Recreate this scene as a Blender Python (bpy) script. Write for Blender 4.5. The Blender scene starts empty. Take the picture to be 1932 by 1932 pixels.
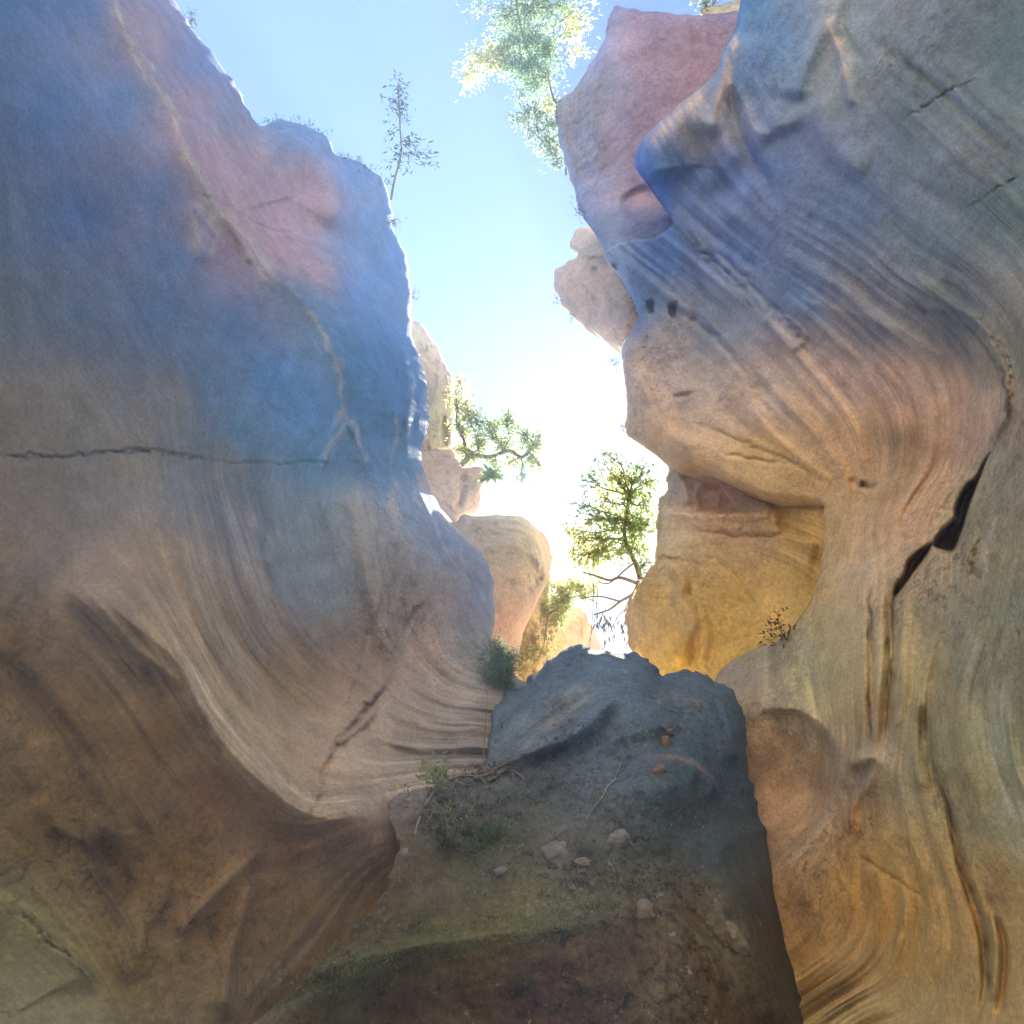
import bpy, math, random
import numpy as np
from mathutils import Vector

# ------------------------------------------------------------------ camera, sky, sun, exposure
SC = bpy.context.scene
COL = SC.collection
W0 = 1932.0                      # the photograph's side in the units used for measuring it
HFOV = math.radians(70.0)
PITCH = math.radians(42.0)
F = (W0 / 2) / math.tan(HFOV / 2)
CAM = np.array([0.0, 0.0, 1.6])
FW = np.array([0.0, math.cos(PITCH), math.sin(PITCH)])
UPV = np.array([0.0, -math.sin(PITCH), math.cos(PITCH)])
RT = np.array([1.0, 0.0, 0.0])

cam = bpy.data.cameras.new("camera")
cam.sensor_width = 36; cam.sensor_fit = 'HORIZONTAL'
cam.angle = HFOV
cam.clip_start = 0.05; cam.clip_end = 3000
camo = bpy.data.objects.new("camera", cam); COL.objects.link(camo)
camo.location = CAM; camo.rotation_euler = (math.radians(90) + PITCH, 0, 0)
SC.camera = camo

SUN_EL = math.radians(43.0)
SUN_AZ = math.radians(12.0)      # clockwise from +Y (straight ahead), towards +X (right)
world = bpy.data.worlds.new("World"); SC.world = world; world.use_nodes = True
wn = world.node_tree.nodes; wl = world.node_tree.links
sky = wn.new('ShaderNodeTexSky'); sky.sky_type = 'NISHITA'; sky.sun_disc = False
sky.sun_elevation = SUN_EL; sky.sun_rotation = SUN_AZ
sky.air_density = 0.62; sky.dust_density = 0.28; sky.ozone_density = 3.0; sky.altitude = 300
bg = wn['Background']; bg.inputs['Strength'].default_value = 0.05
wl.new(sky.outputs[0], bg.inputs['Color'])
sun = bpy.data.lights.new("sun", 'SUN'); sun.energy = 5.0; sun.angle = math.radians(0.5); sun.color = (1.0, 0.93, 0.80)
suno = bpy.data.objects.new("sun", sun); COL.objects.link(suno)
sd_ = Vector((math.sin(SUN_AZ) * math.cos(SUN_EL), math.cos(SUN_AZ) * math.cos(SUN_EL), math.sin(SUN_EL)))
suno.rotation_euler = sd_.to_track_quat('Z', 'Y').to_euler(); suno.location = (20, 30, 60)
SC.view_settings.view_transform = 'Standard'
SC.view_settings.look = 'None'
SC.view_settings.exposure = 2.95
SC.view_settings.gamma = 1.0
SC.cycles.use_denoising = True
SC.cycles.max_bounces = 10; SC.cycles.diffuse_bounces = 8
SC.cycles.transparent_max_bounces = 8

# ------------------------------------------------------------------ helpers
rng = np.random.RandomState(7)
REL = 1.9                        # strength of all rock relief
random.seed(7)

def zmap(z): return 6.0 * (np.asarray(z, float) / 6.0) ** 0.62      # compresses depths so the walls turn away from direct sun
def W(u, v, z):
    z = zmap(z)
    u = np.asarray(u, float); v = np.asarray(v, float); z = np.asarray(z, float)
    a = (u - W0 / 2) / F; b = (W0 / 2 - v) / F
    return CAM + z[..., None] * (FW + a[..., None] * RT + b[..., None] * UPV)

_perm = rng.permutation(256); _perm = np.concatenate([_perm, _perm, _perm])
_grad = rng.normal(size=(256, 3)); _grad /= np.linalg.norm(_grad, axis=1)[:, None]
def perlin(p):
    p = np.asarray(p, float); i = np.floor(p).astype(int); f = p - i
    w = f * f * f * (f * (f * 6 - 15) + 10)
    i &= 255; r = 0
    for dx in (0, 1):
        for dy in (0, 1):
            for dz in (0, 1):
                h = _perm[_perm[_perm[(i[:, 0] + dx) & 255] + ((i[:, 1] + dy) & 255)] + ((i[:, 2] + dz) & 255)]
                g = _grad[h & 255]
                d = g[:, 0] * (f[:, 0] - dx) + g[:, 1] * (f[:, 1] - dy) + g[:, 2] * (f[:, 2] - dz)
                r = r + d * (w[:, 0] if dx else 1 - w[:, 0]) * (w[:, 1] if dy else 1 - w[:, 1]) * (w[:, 2] if dz else 1 - w[:, 2])
    return r
def fbm(p, octs=4, gain=0.5, ridged=False):
    a = 1.0; s = 0; p = np.asarray(p, float)
    for k in range(octs):
        n = perlin(p * 2.03 ** k + 17.3 * k)
        s = s + a * ((0.25 - np.abs(n)) if ridged else n); a *= gain
    return s

def catmull(pts, per=6, closed=False):
    P = np.array(pts, float); n = len(P); out = []
    for k in range(n if closed else n - 1):
        if closed: a, b, c, d = P[(k - 1) % n], P[k], P[(k + 1) % n], P[(k + 2) % n]
        else: a, b, c, d = P[max(k - 1, 0)], P[k], P[k + 1], P[min(k + 2, n - 1)]
        for t in np.arange(per) / per:
            out.append(0.5 * ((2 * b) + (-a + c) * t + (2 * a - 5 * b + 4 * c - d) * t * t + (-a + 3 * b - 3 * c + d) * t ** 3))
    if not closed: out.append(P[-1])
    return np.array(out)

def tps(ctrl, logv=True):
    """thin-plate surface through (u, v, value)"""
    C = np.array(ctrl, float); X = C[:, :2] / 500.0; y = np.log(C[:, 2]) if logv else C[:, 2]
    n = len(C)
    def K(A, B):
        r2 = ((A[:, None, :] - B[None, :, :]) ** 2).sum(-1)
        return 0.5 * r2 * np.log(r2 + 1e-9)
    M = np.zeros((n + 3, n + 3)); M[:n, :n] = K(X, X) + np.eye(n) * 0.004
    M[:n, n] = 1; M[:n, n + 1:] = X; M[n, :n] = 1; M[n + 1:, :n] = X.T
    s = np.linalg.solve(M, np.concatenate([y, [0, 0, 0]]))
    def f(u, v):
        q = np.stack([np.asarray(u, float).ravel(), np.asarray(v, float).ravel()], 1) / 500.0
        out = np.empty(len(q))
        for i in range(0, len(q), 40000):
            b = q[i:i + 40000]
            out[i:i + 40000] = K(b, X) @ s[:n] + s[n] + b @ s[n + 1:]
        out = np.exp(out) if logv else out
        return out.reshape(np.shape(u))
    return f

def idw(ctrl, p=3.2, soft=25.0):
    C = np.array(ctrl, float)
    def f(u, v):
        w = 1.0 / (((u[:, None] - C[None, :, 0]) ** 2 + (v[:, None] - C[None, :, 1]) ** 2 + soft ** 2) ** (p / 2))
        return (w @ C[:, 2:]) / w.sum(1)[:, None]
    return f

def seg_dist(u, v, P, closed=False):
    """distance to a polyline, side (+ = right of travel on a picture with v down), place along it 0..1, nearest point"""
    P = np.asarray(P, float); Q = np.roll(P, -1, 0) if closed else P[1:]
    A = P if closed else P[:-1]
    L = np.linalg.norm(Q - A, axis=1); cum = np.concatenate([[0], np.cumsum(L)]); tot = cum[-1]
    best = np.full(u.shape, 1e18); side = np.zeros(u.shape); par = np.zeros(u.shape); nu = np.zeros(u.shape); nv = np.zeros(u.shape)
    for k in range(len(A)):
        ax, ay = A[k]; dx, dy = Q[k] - A[k]; l2 = dx * dx + dy * dy + 1e-12
        t = np.clip(((u - ax) * dx + (v - ay) * dy) / l2, 0, 1)
        px = ax + t * dx; py = ay + t * dy; d2 = (u - px) ** 2 + (v - py) ** 2
        m = d2 < best
        best = np.where(m, d2, best); nu = np.where(m, px, nu); nv = np.where(m, py, nv)
        side = np.where(m, np.sign(dx * (v - ay) - dy * (u - ax)), side); par = np.where(m, (cum[k] + t * L[k]) / tot, par)
    return np.sqrt(best), side, par, nu, nv

def inside(u, v, P):
    c = np.zeros(u.shape, bool); n = len(P)
    for k in range(n):
        x1, y1 = P[k]; x2, y2 = P[(k + 1) % n]
        if y1 == y2: continue
        m = ((y1 > v) != (y2 > v)) & (u < (x2 - x1) * (v - y1) / (y2 - y1) + x1)
        c ^= m
    return c

def sstep(x): x = np.clip(x, 0, 1); return x * x * (3 - 2 * x)

def apply_feats(u, v, feats):
    """relief in picture units, + = towards the viewer"""
    d = np.zeros(u.shape)
    for ft in feats:
        kind = ft[0]
        pts = np.array(ft[1], float)
        if kind == 'pit':
            _, _, edge, amp = ft
            poly = catmull(pts, 4, True)
            m = (u > poly[:, 0].min() - edge) & (u < poly[:, 0].max() + edge) & (v > poly[:, 1].min() - edge) & (v < poly[:, 1].max() + edge)
            if not m.any(): continue
            dd = seg_dist(u[m], v[m], poly, True)[0]; ins = inside(u[m], v[m], poly)
            d[m] -= amp * sstep(np.where(ins, dd, -dd) / edge * 1.0)
            continue
        if kind == 'groove': _, _, w, amp = ft; reach = 4 * w; wl_, wr_ = w, w; sg = -1
        elif kind == 'ridge': _, _, w, amp = ft; reach = 4 * w; wl_, wr_ = w, w; sg = 1
        else: _, _, wl_, wr_, amp = ft; reach = 4 * max(wl_, wr_); sg = 1
        P = catmull(pts, 5)
        if kind == 'groove' and w < 6:      # a crack: jagged
            P = catmull(P, 2); q_ = np.stack([P[:, 0] * .11, P[:, 1] * .11, P[:, 0] * 0], 1)
            P = P + np.stack([fbm(q_ + 4, 3, .7), fbm(q_ + 44, 3, .7)], 1) * 9
        m = (u > P[:, 0].min() - reach) & (u < P[:, 0].max() + reach) & (v > P[:, 1].min() - reach) & (v < P[:, 1].max() + reach)
        if not m.any(): continue
        uu, vv = u[m], v[m]
        dd, side, par, _, _ = seg_dist(uu, vv, P)
        tl = 0.3 if kind == 'groove' else 0.15; tp = sstep(par / tl) * sstep((1 - par) / tl)
        w = np.where(side > 0, wr_, wl_)
        if kind in ('groove',):
            var = (0.75 + 0.9 * perlin(np.stack([uu * .05, vv * .05, uu * 0], 1))) if wl_ < 6 else 0.75 + .35 * perlin(np.stack([uu * .02, vv * .02, uu * 0], 1))
            g = np.exp(-(dd / w) ** 2) * var
        elif kind == 'ridge': g = np.exp(-(dd / w) ** 2)
        else: g = np.exp(-(dd / w) ** 1.25)
        d[m] += sg * amp * tp * g
    return d

def set_props(o, label=None, cat=None, group=None, kind=None):
    if label: o['label'] = label
    if cat: o['category'] = cat
    if group: o['group'] = group
    if kind: o['kind'] = kind
    return o

def mesh_obj(name, verts, faces, mat, parent=None, smooth=True, attrs=None):
    me = bpy.data.meshes.new(name)
    verts = np.asarray(verts, np.float32)
    if isinstance(faces, np.ndarray):
        me.vertices.add(len(verts)); me.vertices.foreach_set('co', verts.ravel())
        k = faces.shape[1]
        me.loops.add(faces.size); me.loops.foreach_set('vertex_index', faces.astype(np.int32).ravel())
        me.polygons.add(len(faces)); me.polygons.foreach_set('loop_start', np.arange(0, faces.size, k, dtype=np.int32))
        me.update(calc_edges=True)
    else:
        me.from_pydata(verts.tolist(), [], faces)
    if smooth: me.polygons.foreach_set('use_smooth', np.ones(len(me.polygons), bool))
    for nm, ty, arr in (attrs or []):
        at = me.attributes.new(nm, ty, 'POINT')
        at.data.foreach_set('color' if ty == 'FLOAT_COLOR' else 'vector' if ty == 'FLOAT_VECTOR' else 'value', np.asarray(arr, np.float32).ravel())
    me.validate()
    me.update()
    if mat: me.materials.append(mat)
    o = bpy.data.objects.new(name, me); COL.objects.link(o)
    if parent: o.parent = parent
    return o

def thing(name, label, cat, loc=(0, 0, 0), group=None):
    o = bpy.data.objects.new(name, None); COL.objects.link(o); o.location = loc; o.empty_display_size = .2
    return set_props(o, label, cat, group)

# ------------------------------------------------------------------ materials
class NT:
    def __init__(s, name):
        s.m = bpy.data.materials.new(name); s.m.use_nodes = True
        s.t = s.m.node_tree; s.n = s.t.nodes; s.l = s.t.links
        s.b = s.n['Principled BSDF']; s.out = s.n['Material Output']
    def new(s, ty, **kw):
        n = s.n.new(ty)
        for k, v in kw.items(): setattr(n, k, v)
        return n
    def put(s, sock, v):
        if hasattr(v, 'is_output') or isinstance(v, bpy.types.NodeSocket): s.l.new(v, sock)
        else: sock.default_value = v
    def math(s, op, a, b=0.0, c=None, clamp=False):
        n = s.new('ShaderNodeMath', operation=op, use_clamp=clamp); s.put(n.inputs[0], a); s.put(n.inputs[1], b)
        if c is not None: s.put(n.inputs[2], c)
        return n.outputs[0]
    def noise(s, vec, scale, detail=4, rough=0.55, dist=0.0):
        n = s.new('ShaderNodeTexNoise'); s.put(n.inputs['Vector'], vec); n.inputs['Scale'].default_value = scale
        n.inputs['Detail'].default_value = detail; n.inputs['Roughness'].default_value = rough; n.inputs['Distortion'].default_value = dist
        return n.outputs['Fac']
    def rng(s, v, a, b, c, d, smooth=False):
        n = s.new('ShaderNodeMapRange'); n.clamp = True
        if smooth: n.interpolation_type = 'SMOOTHSTEP'
        s.put(n.inputs[0], v)
        for i, x in enumerate((a, b, c, d)): n.inputs[i + 1].default_value = x
        return n.outputs[0]
    def mix(s, fac, a, b, mode='MIX'):
        n = s.new('ShaderNodeMix', data_type='RGBA', blend_type=mode); s.put(n.inputs[0], fac)
        s.put(n.inputs[6], a if not isinstance(a, tuple) else (*a, 1)); s.put(n.inputs[7], b if not isinstance(b, tuple) else (*b, 1))
        return n.outputs[2]
    def gray(s, v):
        n = s.new('ShaderNodeCombineColor'); [s.put(n.inputs[i], v) for i in range(3)]
        return n.outputs[0]

def rock_material(name, strata=1.0, grain=1.0, lichen=0.0, flecks=0.0, bump=1.0, scale=1.0):
    t = NT(name)
    tint = t.new('ShaderNodeAttribute', attribute_name='tint').outputs['Color']
    fl = t.new('ShaderNodeAttribute', attribute_name='flow').outputs['Vector']
    sep = t.new('ShaderNodeSeparateXYZ'); t.l.new(fl, sep.inputs[0])
    Fv, S, R = sep.outputs
    pos = t.new('ShaderNodeNewGeometry').outputs['Position']
    sp = t.new('ShaderNodeSeparateXYZ'); t.l.new(pos, sp.inputs[0])
    def fvec(k, q):
        c = t.new('ShaderNodeCombineXYZ'); t.put(c.inputs[0], t.math('MULTIPLY', Fv, k))
        t.put(c.inputs[1], t.math('MULTIPLY', t.math('ADD', sp.outputs[0], sp.outputs[1]), q)); t.put(c.inputs[2], t.math('MULTIPLY', sp.outputs[2], q))
        return c.outputs[0]
    s1 = t.noise(fvec(0.045, 0.35), 1.0, 5, 0.6, 0.4)
    s2 = t.noise(fvec(0.22, 0.9), 1.0, 4, 0.62, 0.3)
    blot = t.noise(pos, 0.9 * scale, 5, 0.6, 0.5)
    med = t.noise(pos, 5.0 * scale, 5, 0.62)
    fine = t.noise(pos, 32.0 * scale, 5, 0.7)
    def amt(n, lo, hi, k):            # 1 + k*S*(n-.5)
        return t.math('ADD', 1.0, t.math('MULTIPLY', t.math('MULTIPLY', t.math('SUBTRACT', n, 0.5), k), S))
    f1 = amt(s1, 0, 0, 0.9 * strata); f2 = amt(s2, 0, 0, 0.42 * strata)
    b1 = t.rng(blot, 0.25, 0.75, 0.80, 1.2); m1 = t.rng(med, 0.3, 0.7, 0.84, 1.16)
    g1 = t.rng(fine, 0.3, 0.7, 1 - 0.22 * grain, 1 + 0.22 * grain)
    tot = t.math('MULTIPLY', t.math('MULTIPLY', t.math('MULTIPLY', f1, f2), t.math('MULTIPLY', b1, m1)), g1)
    col = t.mix(1.0, tint, t.gray(tot), 'MULTIPLY')
    # mineral staining: slightly redder and greyer patches
    hue = t.noise(pos, 0.55 * scale, 4, 0.6, 1.2)
    col = t.mix(t.rng(hue, 0.52, 0.72, 0, 0.35), col, t.mix(1.0, col, (1.18, 0.92, 0.78), 'MULTIPLY'))
    col = t.mix(t.rng(hue, 0.46, 0.28, 0, 0.3), col, t.mix(1.0, col, (0.84, 0.98, 1.12), 'MULTIPLY'))
    # rough, pitted patches (R)
    pit = t.noise(pos, 11.0 * scale, 6, 0.72, 0.6)
    pitm = t.math('MULTIPLY', t.rng(pit, 0.50, 0.36, 0, 1), t.math('MULTIPLY', R, 0.75), clamp=True)
    col = t.mix(pitm, col, t.mix(1.0, col, (0.42, 0.38, 0.34), 'MULTIPLY'))
    if lichen > 0:
        ln = t.noise(pos, 7.0 * scale, 7, 0.75, 0.8)
        lm = t.math('MULTIPLY', t.rng(ln, 0.60, 0.68, 0, 1), t.math('MULTIPLY', R, lichen), clamp=True)
        col = t.mix(lm, col, (0.50, 0.52, 0.48))
    if flecks > 0:
        vo = t.new('ShaderNodeTexVoronoi'); vo.inputs['Scale'].default_value = 16 * scale; t.l.new(pos, vo.inputs['Vector'])
        cm = t.math('MULTIPLY', t.rng(vo.outputs['Distance'], 0.22, 0.12, 0, 1), t.rng(t.noise(pos, 2.1, 3), 0.5, 0.62, 0, flecks))
        col = t.mix(cm, col, (0.42, 0.40, 0.37))
    t.l.new(col, t.b.inputs['Base Color'])
    t.b.inputs['Roughness'].default_value = 0.9
    t.b.inputs['Specular IOR Level'].default_value = 0.25
    h = t.math('MULTIPLY', s2, t.math('MULTIPLY', S, 0.016 * strata))
    h = t.math('ADD', h, t.math('MULTIPLY', fine, 0.010 * grain))
    h = t.math('ADD', h, t.math('MULTIPLY', med, t.math('ADD', 0.010, t.math('MULTIPLY', R, 0.05))))
    h = t.math('ADD', h, t.math('MULTIPLY', pit, t.math('MULTIPLY', R, 0.05)))
    bp = t.new('ShaderNodeBump'); bp.inputs['Strength'].default_value = 0.8 * bump; bp.inputs['Distance'].default_value = 1.0
    t.l.new(h, bp.inputs['Height']); t.l.new(bp.outputs[0], t.b.inputs['Normal'])
    return t.m

def plain_material(name, col, var=0.25, scale=8.0, rough=0.85, bump=0.02):
    t = NT(name); pos = t.new('ShaderNodeNewGeometry').outputs['Position']
    n = t.noise(pos, scale, 6, 0.65)
    c = t.mix(1.0, col, t.gray(t.rng(n, 0.25, 0.75, 1 - var, 1 + var)), 'MULTIPLY')
    t.l.new(c, t.b.inputs['Base Color']); t.b.inputs['Roughness'].default_value = rough
    t.b.inputs['Specular IOR Level'].default_value = 0.25
    bp = t.new('ShaderNodeBump'); bp.inputs['Distance'].default_value = bump; t.l.new(n, bp.inputs['Height']); t.l.new(bp.outputs[0], t.b.inputs['Normal'])
    return t.m

def leaf_material(name, col, col2, trans=0.5):
    t = NT(name)
    pos = t.new('ShaderNodeNewGeometry').outputs['Position']
    n = t.noise(pos, 3.0, 3, 0.6)
    c = t.mix(t.rng(n, 0.35, 0.65, 0, 1), col, col2)
    df = t.new('ShaderNodeBsdfDiffuse'); tr = t.new('ShaderNodeBsdfTranslucent'); mx = t.new('ShaderNodeMixShader')
    t.l.new(c, df.inputs['Color']); t.l.new(c, tr.inputs['Color']); mx.inputs[0].default_value = trans
    t.l.new(df.outputs[0], mx.inputs[1]); t.l.new(tr.outputs[0], mx.inputs[2]); t.l.new(mx.outputs[0], t.out.inputs['Surface'])
    return t.m

MAT_LEFT = rock_material('rock_left', 0.9, 1.0, lichen=0.25, bump=1.0)
MAT_RIGHT = rock_material('rock_right', 1.0, 1.0, lichen=0.75, bump=1.0)
MAT_MID = rock_material('rock_middle', 0.8, 1.3, lichen=0.8, flecks=0.55, bump=1.2)
MAT_FAR = rock_material('rock_far', 1.0, 1.0, lichen=0.1, bump=1.3, scale=0.6)
MAT_BARK = plain_material('bark', (0.24, 0.19, 0.15), 0.4, 20)
MAT_TWIG = plain_material('twig', (0.24, 0.20, 0.15), 0.4, 20)
MAT_ROOT = plain_material('root', (0.36, 0.31, 0.26), 0.3, 20)
MAT_STONE = plain_material('stone', (0.27, 0.27, 0.27), 0.4, 14, bump=0.04)
MAT_STONE_PINK = plain_material('stone_pink', (0.26, 0.21, 0.19), 0.3, 14, bump=0.04)
MAT_STONE_TAN = plain_material('stone_tan', (0.30, 0.27, 0.20), 0.3, 14, bump=0.04)
MAT_PEB = plain_material('pebble', (0.19, 0.18, 0.17), 0.5, 10)
MAT_SAND = plain_material('sand', (0.34, 0.27, 0.19), 0.3, 5, bump=0.05)
LEAF_GREEN = leaf_material('leaf_green', (0.32, 0.42, 0.19), (0.50, 0.56, 0.30), 0.75)
LEAF_LIME = leaf_material('leaf_lime', (0.42, 0.47, 0.17), (0.58, 0.57, 0.24), 0.7)
LEAF_TEAL = leaf_material('leaf_teal', (0.20, 0.32, 0.18), (0.32, 0.42, 0.22), 0.65)
LEAF_DARK = leaf_material('leaf_dark', (0.17, 0.25, 0.18), (0.32, 0.38, 0.24), 0.6)
LEAF_SHADE = leaf_material('leaf_shade', (0.03, 0.05, 0.035), (0.05, 0.08, 0.05), 0.25)  # leaf green darkened to look shaded even in direct sun
LEAF_DRY = leaf_material('leaf_dry', (0.13, 0.09, 0.05), (0.18, 0.14, 0.08), 0.4)

# ------------------------------------------------------------------ rock bodies
def body(name, outline, depth, mat, tints, back, guides=None, fields=None, feats=(), roll=(26, 1.3), step=3.4, edge_noise=1.2,
         strata_px=3.0, rough_px=3.0, noroll=None, kind=None, label=None, cat=None, blocks=None, smooth_poly=4, seed=0.0, big=6.0, tone=1.25, fk=1.0, streaks=None, tp_=3.0, ts_=45.0):
    poly = catmull(outline, smooth_poly, True)
    # wobble the outline a little so that it reads as broken rock
    tt = np.arange(len(poly)) * 1.0
    wob = np.stack([fbm(np.stack([poly[:, 0] * .045, poly[:, 1] * .045, tt * 0 + seed], 1), 3), fbm(np.stack([poly[:, 0] * .045, poly[:, 1] * .045, tt * 0 + 9 + seed], 1), 3)], 1)
    poly = poly + wob * edge_noise * 4
    def axis(lo, hi, a=-40, b=1972):
        out = [lo]
        while out[-1] < hi:
            x = out[-1]; s = step if a <= x <= b else min(14.0, step + 0.12 * (a - x if x < a else x - b)); out.append(x + s)
        return np.array(out)
    us = axis(poly[:, 0].min() - 1, poly[:, 0].max() + 1); vs = axis(poly[:, 1].min() - 1, poly[:, 1].max() + 1)
    nu, nv = len(us), len(vs)
    cu, cv = np.meshgrid((us[:-1] + us[1:]) / 2, (vs[:-1] + vs[1:]) / 2)
    keep = inside(cu, cv, poly)
    U, V = np.meshgrid(us, vs); U = U.copy(); V = V.copy()
    cnt = np.zeros((nv, nu), int)
    for dy in (0, 1):
        for dx in (0, 1): cnt[dy:nv - 1 + dy, dx:nu - 1 + dx] += keep
    used = cnt > 0; bd = used & (cnt < 4)
    _, _, _, pu, pv = seg_dist(U[bd], V[bd], poly, True)
    U[bd] = pu; V[bd] = pv
    idx = -np.ones((nv, nu), int); idx[used] = np.arange(used.sum())
    u = U[used]; v = V[used]
    jj, ii = np.nonzero(keep)
    faces = np.stack([idx[jj, ii], idx[jj + 1, ii], idx[jj + 1, ii + 1], idx[jj, ii + 1]], 1)
    zf = tps(depth)
    z = zf(u, v)
    relief = np.zeros(u.shape)
    wu = u + 10 * perlin(np.stack([u * .012, v * .012, u * 0 + 3.1 + seed], 1)) ; wv = v + 10 * perlin(np.stack([u * .012, v * .012, u * 0 + 8.7 + seed], 1))
    relief += fk * apply_feats(u + (wu - u) * .5, v + (wv - v) * .5, feats)
    P0 = W(u, v, z)
    if guides:
        gl = []
        for pts, val in guides:
            q = catmull(pts, 1)
            for a in q: gl.append((a[0], a[1], val))
        Fv = tps(gl, False)(u, v)
    else:
        Fv = P0[:, 2] * 70 + P0[:, 0] * 12
    Fv = Fv + 9 * fbm(P0 * 0.5 + seed, 3)
    fd = idw(fields, 3.0, 40.0)(u, v) if fields else np.tile([[0.8, 0.5]], (len(u), 1))
    S = fd[:, 0] * np.clip(.85 + 2.6 * fbm(P0 * .55 + 31 + seed, 3), .15, 1.6); R = fd[:, 1] * np.clip(.9 + 2.0 * fbm(P0 * .8 + 51 + seed, 3), .2, 1.7)
    pz = P0[:, 0] * .25
    st = fbm(np.stack([Fv / 34.0, P0[:, 1] * .22, P0[:, 2] * .22 + pz], 1), 2) * 1.9 + fbm(np.stack([Fv / 12.0, P0[:, 1] * .5, P0[:, 2] * .5 + pz], 1), 2) * 0.4 * np.clip(.6 + 3 * fbm(P0 * .9 + 12, 2), 0, 1.6)
    relief += st * strata_px * 2 * S
    relief += fbm(P0 * 0.55 + seed, 3) * big
    relief += fbm(P0 * 2.3 + seed, 4, .55) * rough_px * 2 * (0.25 + R)
    relief += np.minimum(fbm(P0 * 5.0 + 5 + seed, 3, .6, True), 0.1) * rough_px * 2.2 * R
    if blocks: relief += blocks(u, v, P0)
    z = z * (1 - REL * relief / F)
    # round the rim away from the viewer
    dd, _, _, nu_, nv_ = seg_dist(u, v, poly, True)
    rw = np.full(u.shape, float(roll[0])) * (1 + 0.5 * perlin(np.stack([nu_ * .01, nv_ * .01, nu_ * 0 + seed], 1)))
    if noroll is not None:
        k = noroll(nu_, nv_); rw = rw * k + 0.01
    x = np.clip(1 - dd / rw, 0, 1)
    z = z * (1 + REL * (rw * roll[1] / F) * (1 - np.sqrt(1 - np.minimum(x, 0.999) ** 2)))
    P = W(u, v, z)
    # close the body behind: push the rim back through the rock in a few steps
    e = np.concatenate([faces[:, [0, 1]], faces[:, [1, 2]], faces[:, [2, 3]], faces[:, [3, 0]]])
    key = np.sort(e, 1); key = key[:, 0].astype(np.int64) * 10_000_000 + key[:, 1]
    _, inv, c = np.unique(key, return_inverse=True, return_counts=True)
    be = e[c[inv] == 1]
    bv = np.unique(be); mp = -np.ones(len(P), int); mp[bv] = np.arange(len(bv))
    back = np.array(back, float); cen = P[bv].mean(0)
    layers = [P]; fl = [faces]; prev = bv.copy(); base = len(P)
    ex = [np.stack([Fv, S, R], 1)]
    fw = np.stack([Fv / 60.0, P0[:, 1] * .3, P0[:, 2] * .3], 1)
    tu = u + 22 * fbm(P0 * .9 + 70, 3) + 14 * fbm(fw + 3, 3); tv = v + 26 * fbm(P0 * .9 + 90, 3) + 26 * fbm(fw + 9, 3)
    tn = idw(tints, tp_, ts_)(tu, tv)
    for (pts, w, colr, k) in (streaks or []):
        q = catmull(pts, 5); mm = (u > q[:, 0].min() - 3 * w) & (u < q[:, 0].max() + 3 * w) & (v > q[:, 1].min() - 3 * w) & (v < q[:, 1].max() + 3 * w)
        if not mm.any(): continue
        uu, vv = u[mm], v[mm]; nz = fbm(np.stack([uu * .03, vv * .03, uu * 0 + w], 1), 3)
        dd, _, par, _, _ = seg_dist(uu + 14 * nz, vv - 10 * nz, q)
        a = k * np.exp(-(dd / w) ** 2) * sstep(par / .15) * sstep((1 - par) / .15) * np.clip(.8 + 1.6 * fbm(np.stack([Fv[mm] / 8.0, vv * .012, uu * .004], 1), 3), 0, 1.25)
        a = np.clip(a, 0, 1)[:, None]; tn[mm] = tn[mm] * (1 - a) + np.array(colr) * a
    tn = tn * tone; tn *= np.minimum(1, .74 / tn.max(1))[:, None]; tl = [tn]
    for k, (q, shr) in enumerate(((0.08, 0.995), (0.3, 0.97), (0.65, 0.9), (1.0, 0.7))):
        L = P[bv] + back * q; c2 = cen + back * q
        L = c2 + (L - c2) * shr + 0.12 * np.stack([fbm(L * .8 + 3 * j, 3) for j in range(3)], 1) * (1 + 2 * q)
        layers.append(L); nw = base + np.arange(len(bv))
        cur = mp[be]; a = prev[cur[:, 0]]; b = prev[cur[:, 1]]; c_ = nw[cur[:, 1]]; d_ = nw[cur[:, 0]]
        fl.append(np.stack([b, a, d_, c_], 1)); prev = nw; base += len(bv)
        wq = (0.35, .8, 1, 1)[k]; ex.append(ex[0][bv]); tl.append(tn[bv] * (1 - wq) + np.array([.58, .44, .27]) * wq)   # hidden far side tinted pale and warm to bounce sunlight
    # cap
    layers.append((cen + back)[None]); last = base
    cur = mp[be]; tri = np.stack([prev[cur[:, 1]], prev[cur[:, 0]], np.full(len(be), last)], 1)
    ex.append(ex[0][:1]); tl.append(tn[:1])
    Fq = np.concatenate(fl)
    V3 = np.concatenate(layers)
    EX = np.concatenate(ex); TL = np.concatenate(tl)
    me_faces = [Fq, tri]
    me = bpy.data.meshes.new(name)
    me.vertices.add(len(V3)); me.vertices.foreach_set('co', V3.astype(np.float32).ravel())
    li = np.concatenate([Fq.ravel(), tri.ravel()]).astype(np.int32)
    ls = np.concatenate([np.arange(len(Fq)) * 4, Fq.size + np.arange(len(tri)) * 3]).astype(np.int32)
    me.loops.add(len(li)); me.loops.foreach_set('vertex_index', li)
    me.polygons.add(len(ls)); me.polygons.foreach_set('loop_start', ls)
    me.update(calc_edges=True)
    me.polygons.foreach_set('use_smooth', np.ones(len(ls), bool))
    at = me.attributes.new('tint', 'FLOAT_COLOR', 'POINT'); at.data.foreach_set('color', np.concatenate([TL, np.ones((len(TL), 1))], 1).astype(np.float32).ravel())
    at = me.attributes.new('flow', 'FLOAT_VECTOR', 'POINT'); at.data.foreach_set('vector', EX.astype(np.float32).ravel())
    me.validate(); me.update(); me.materials.append(mat)
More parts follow.
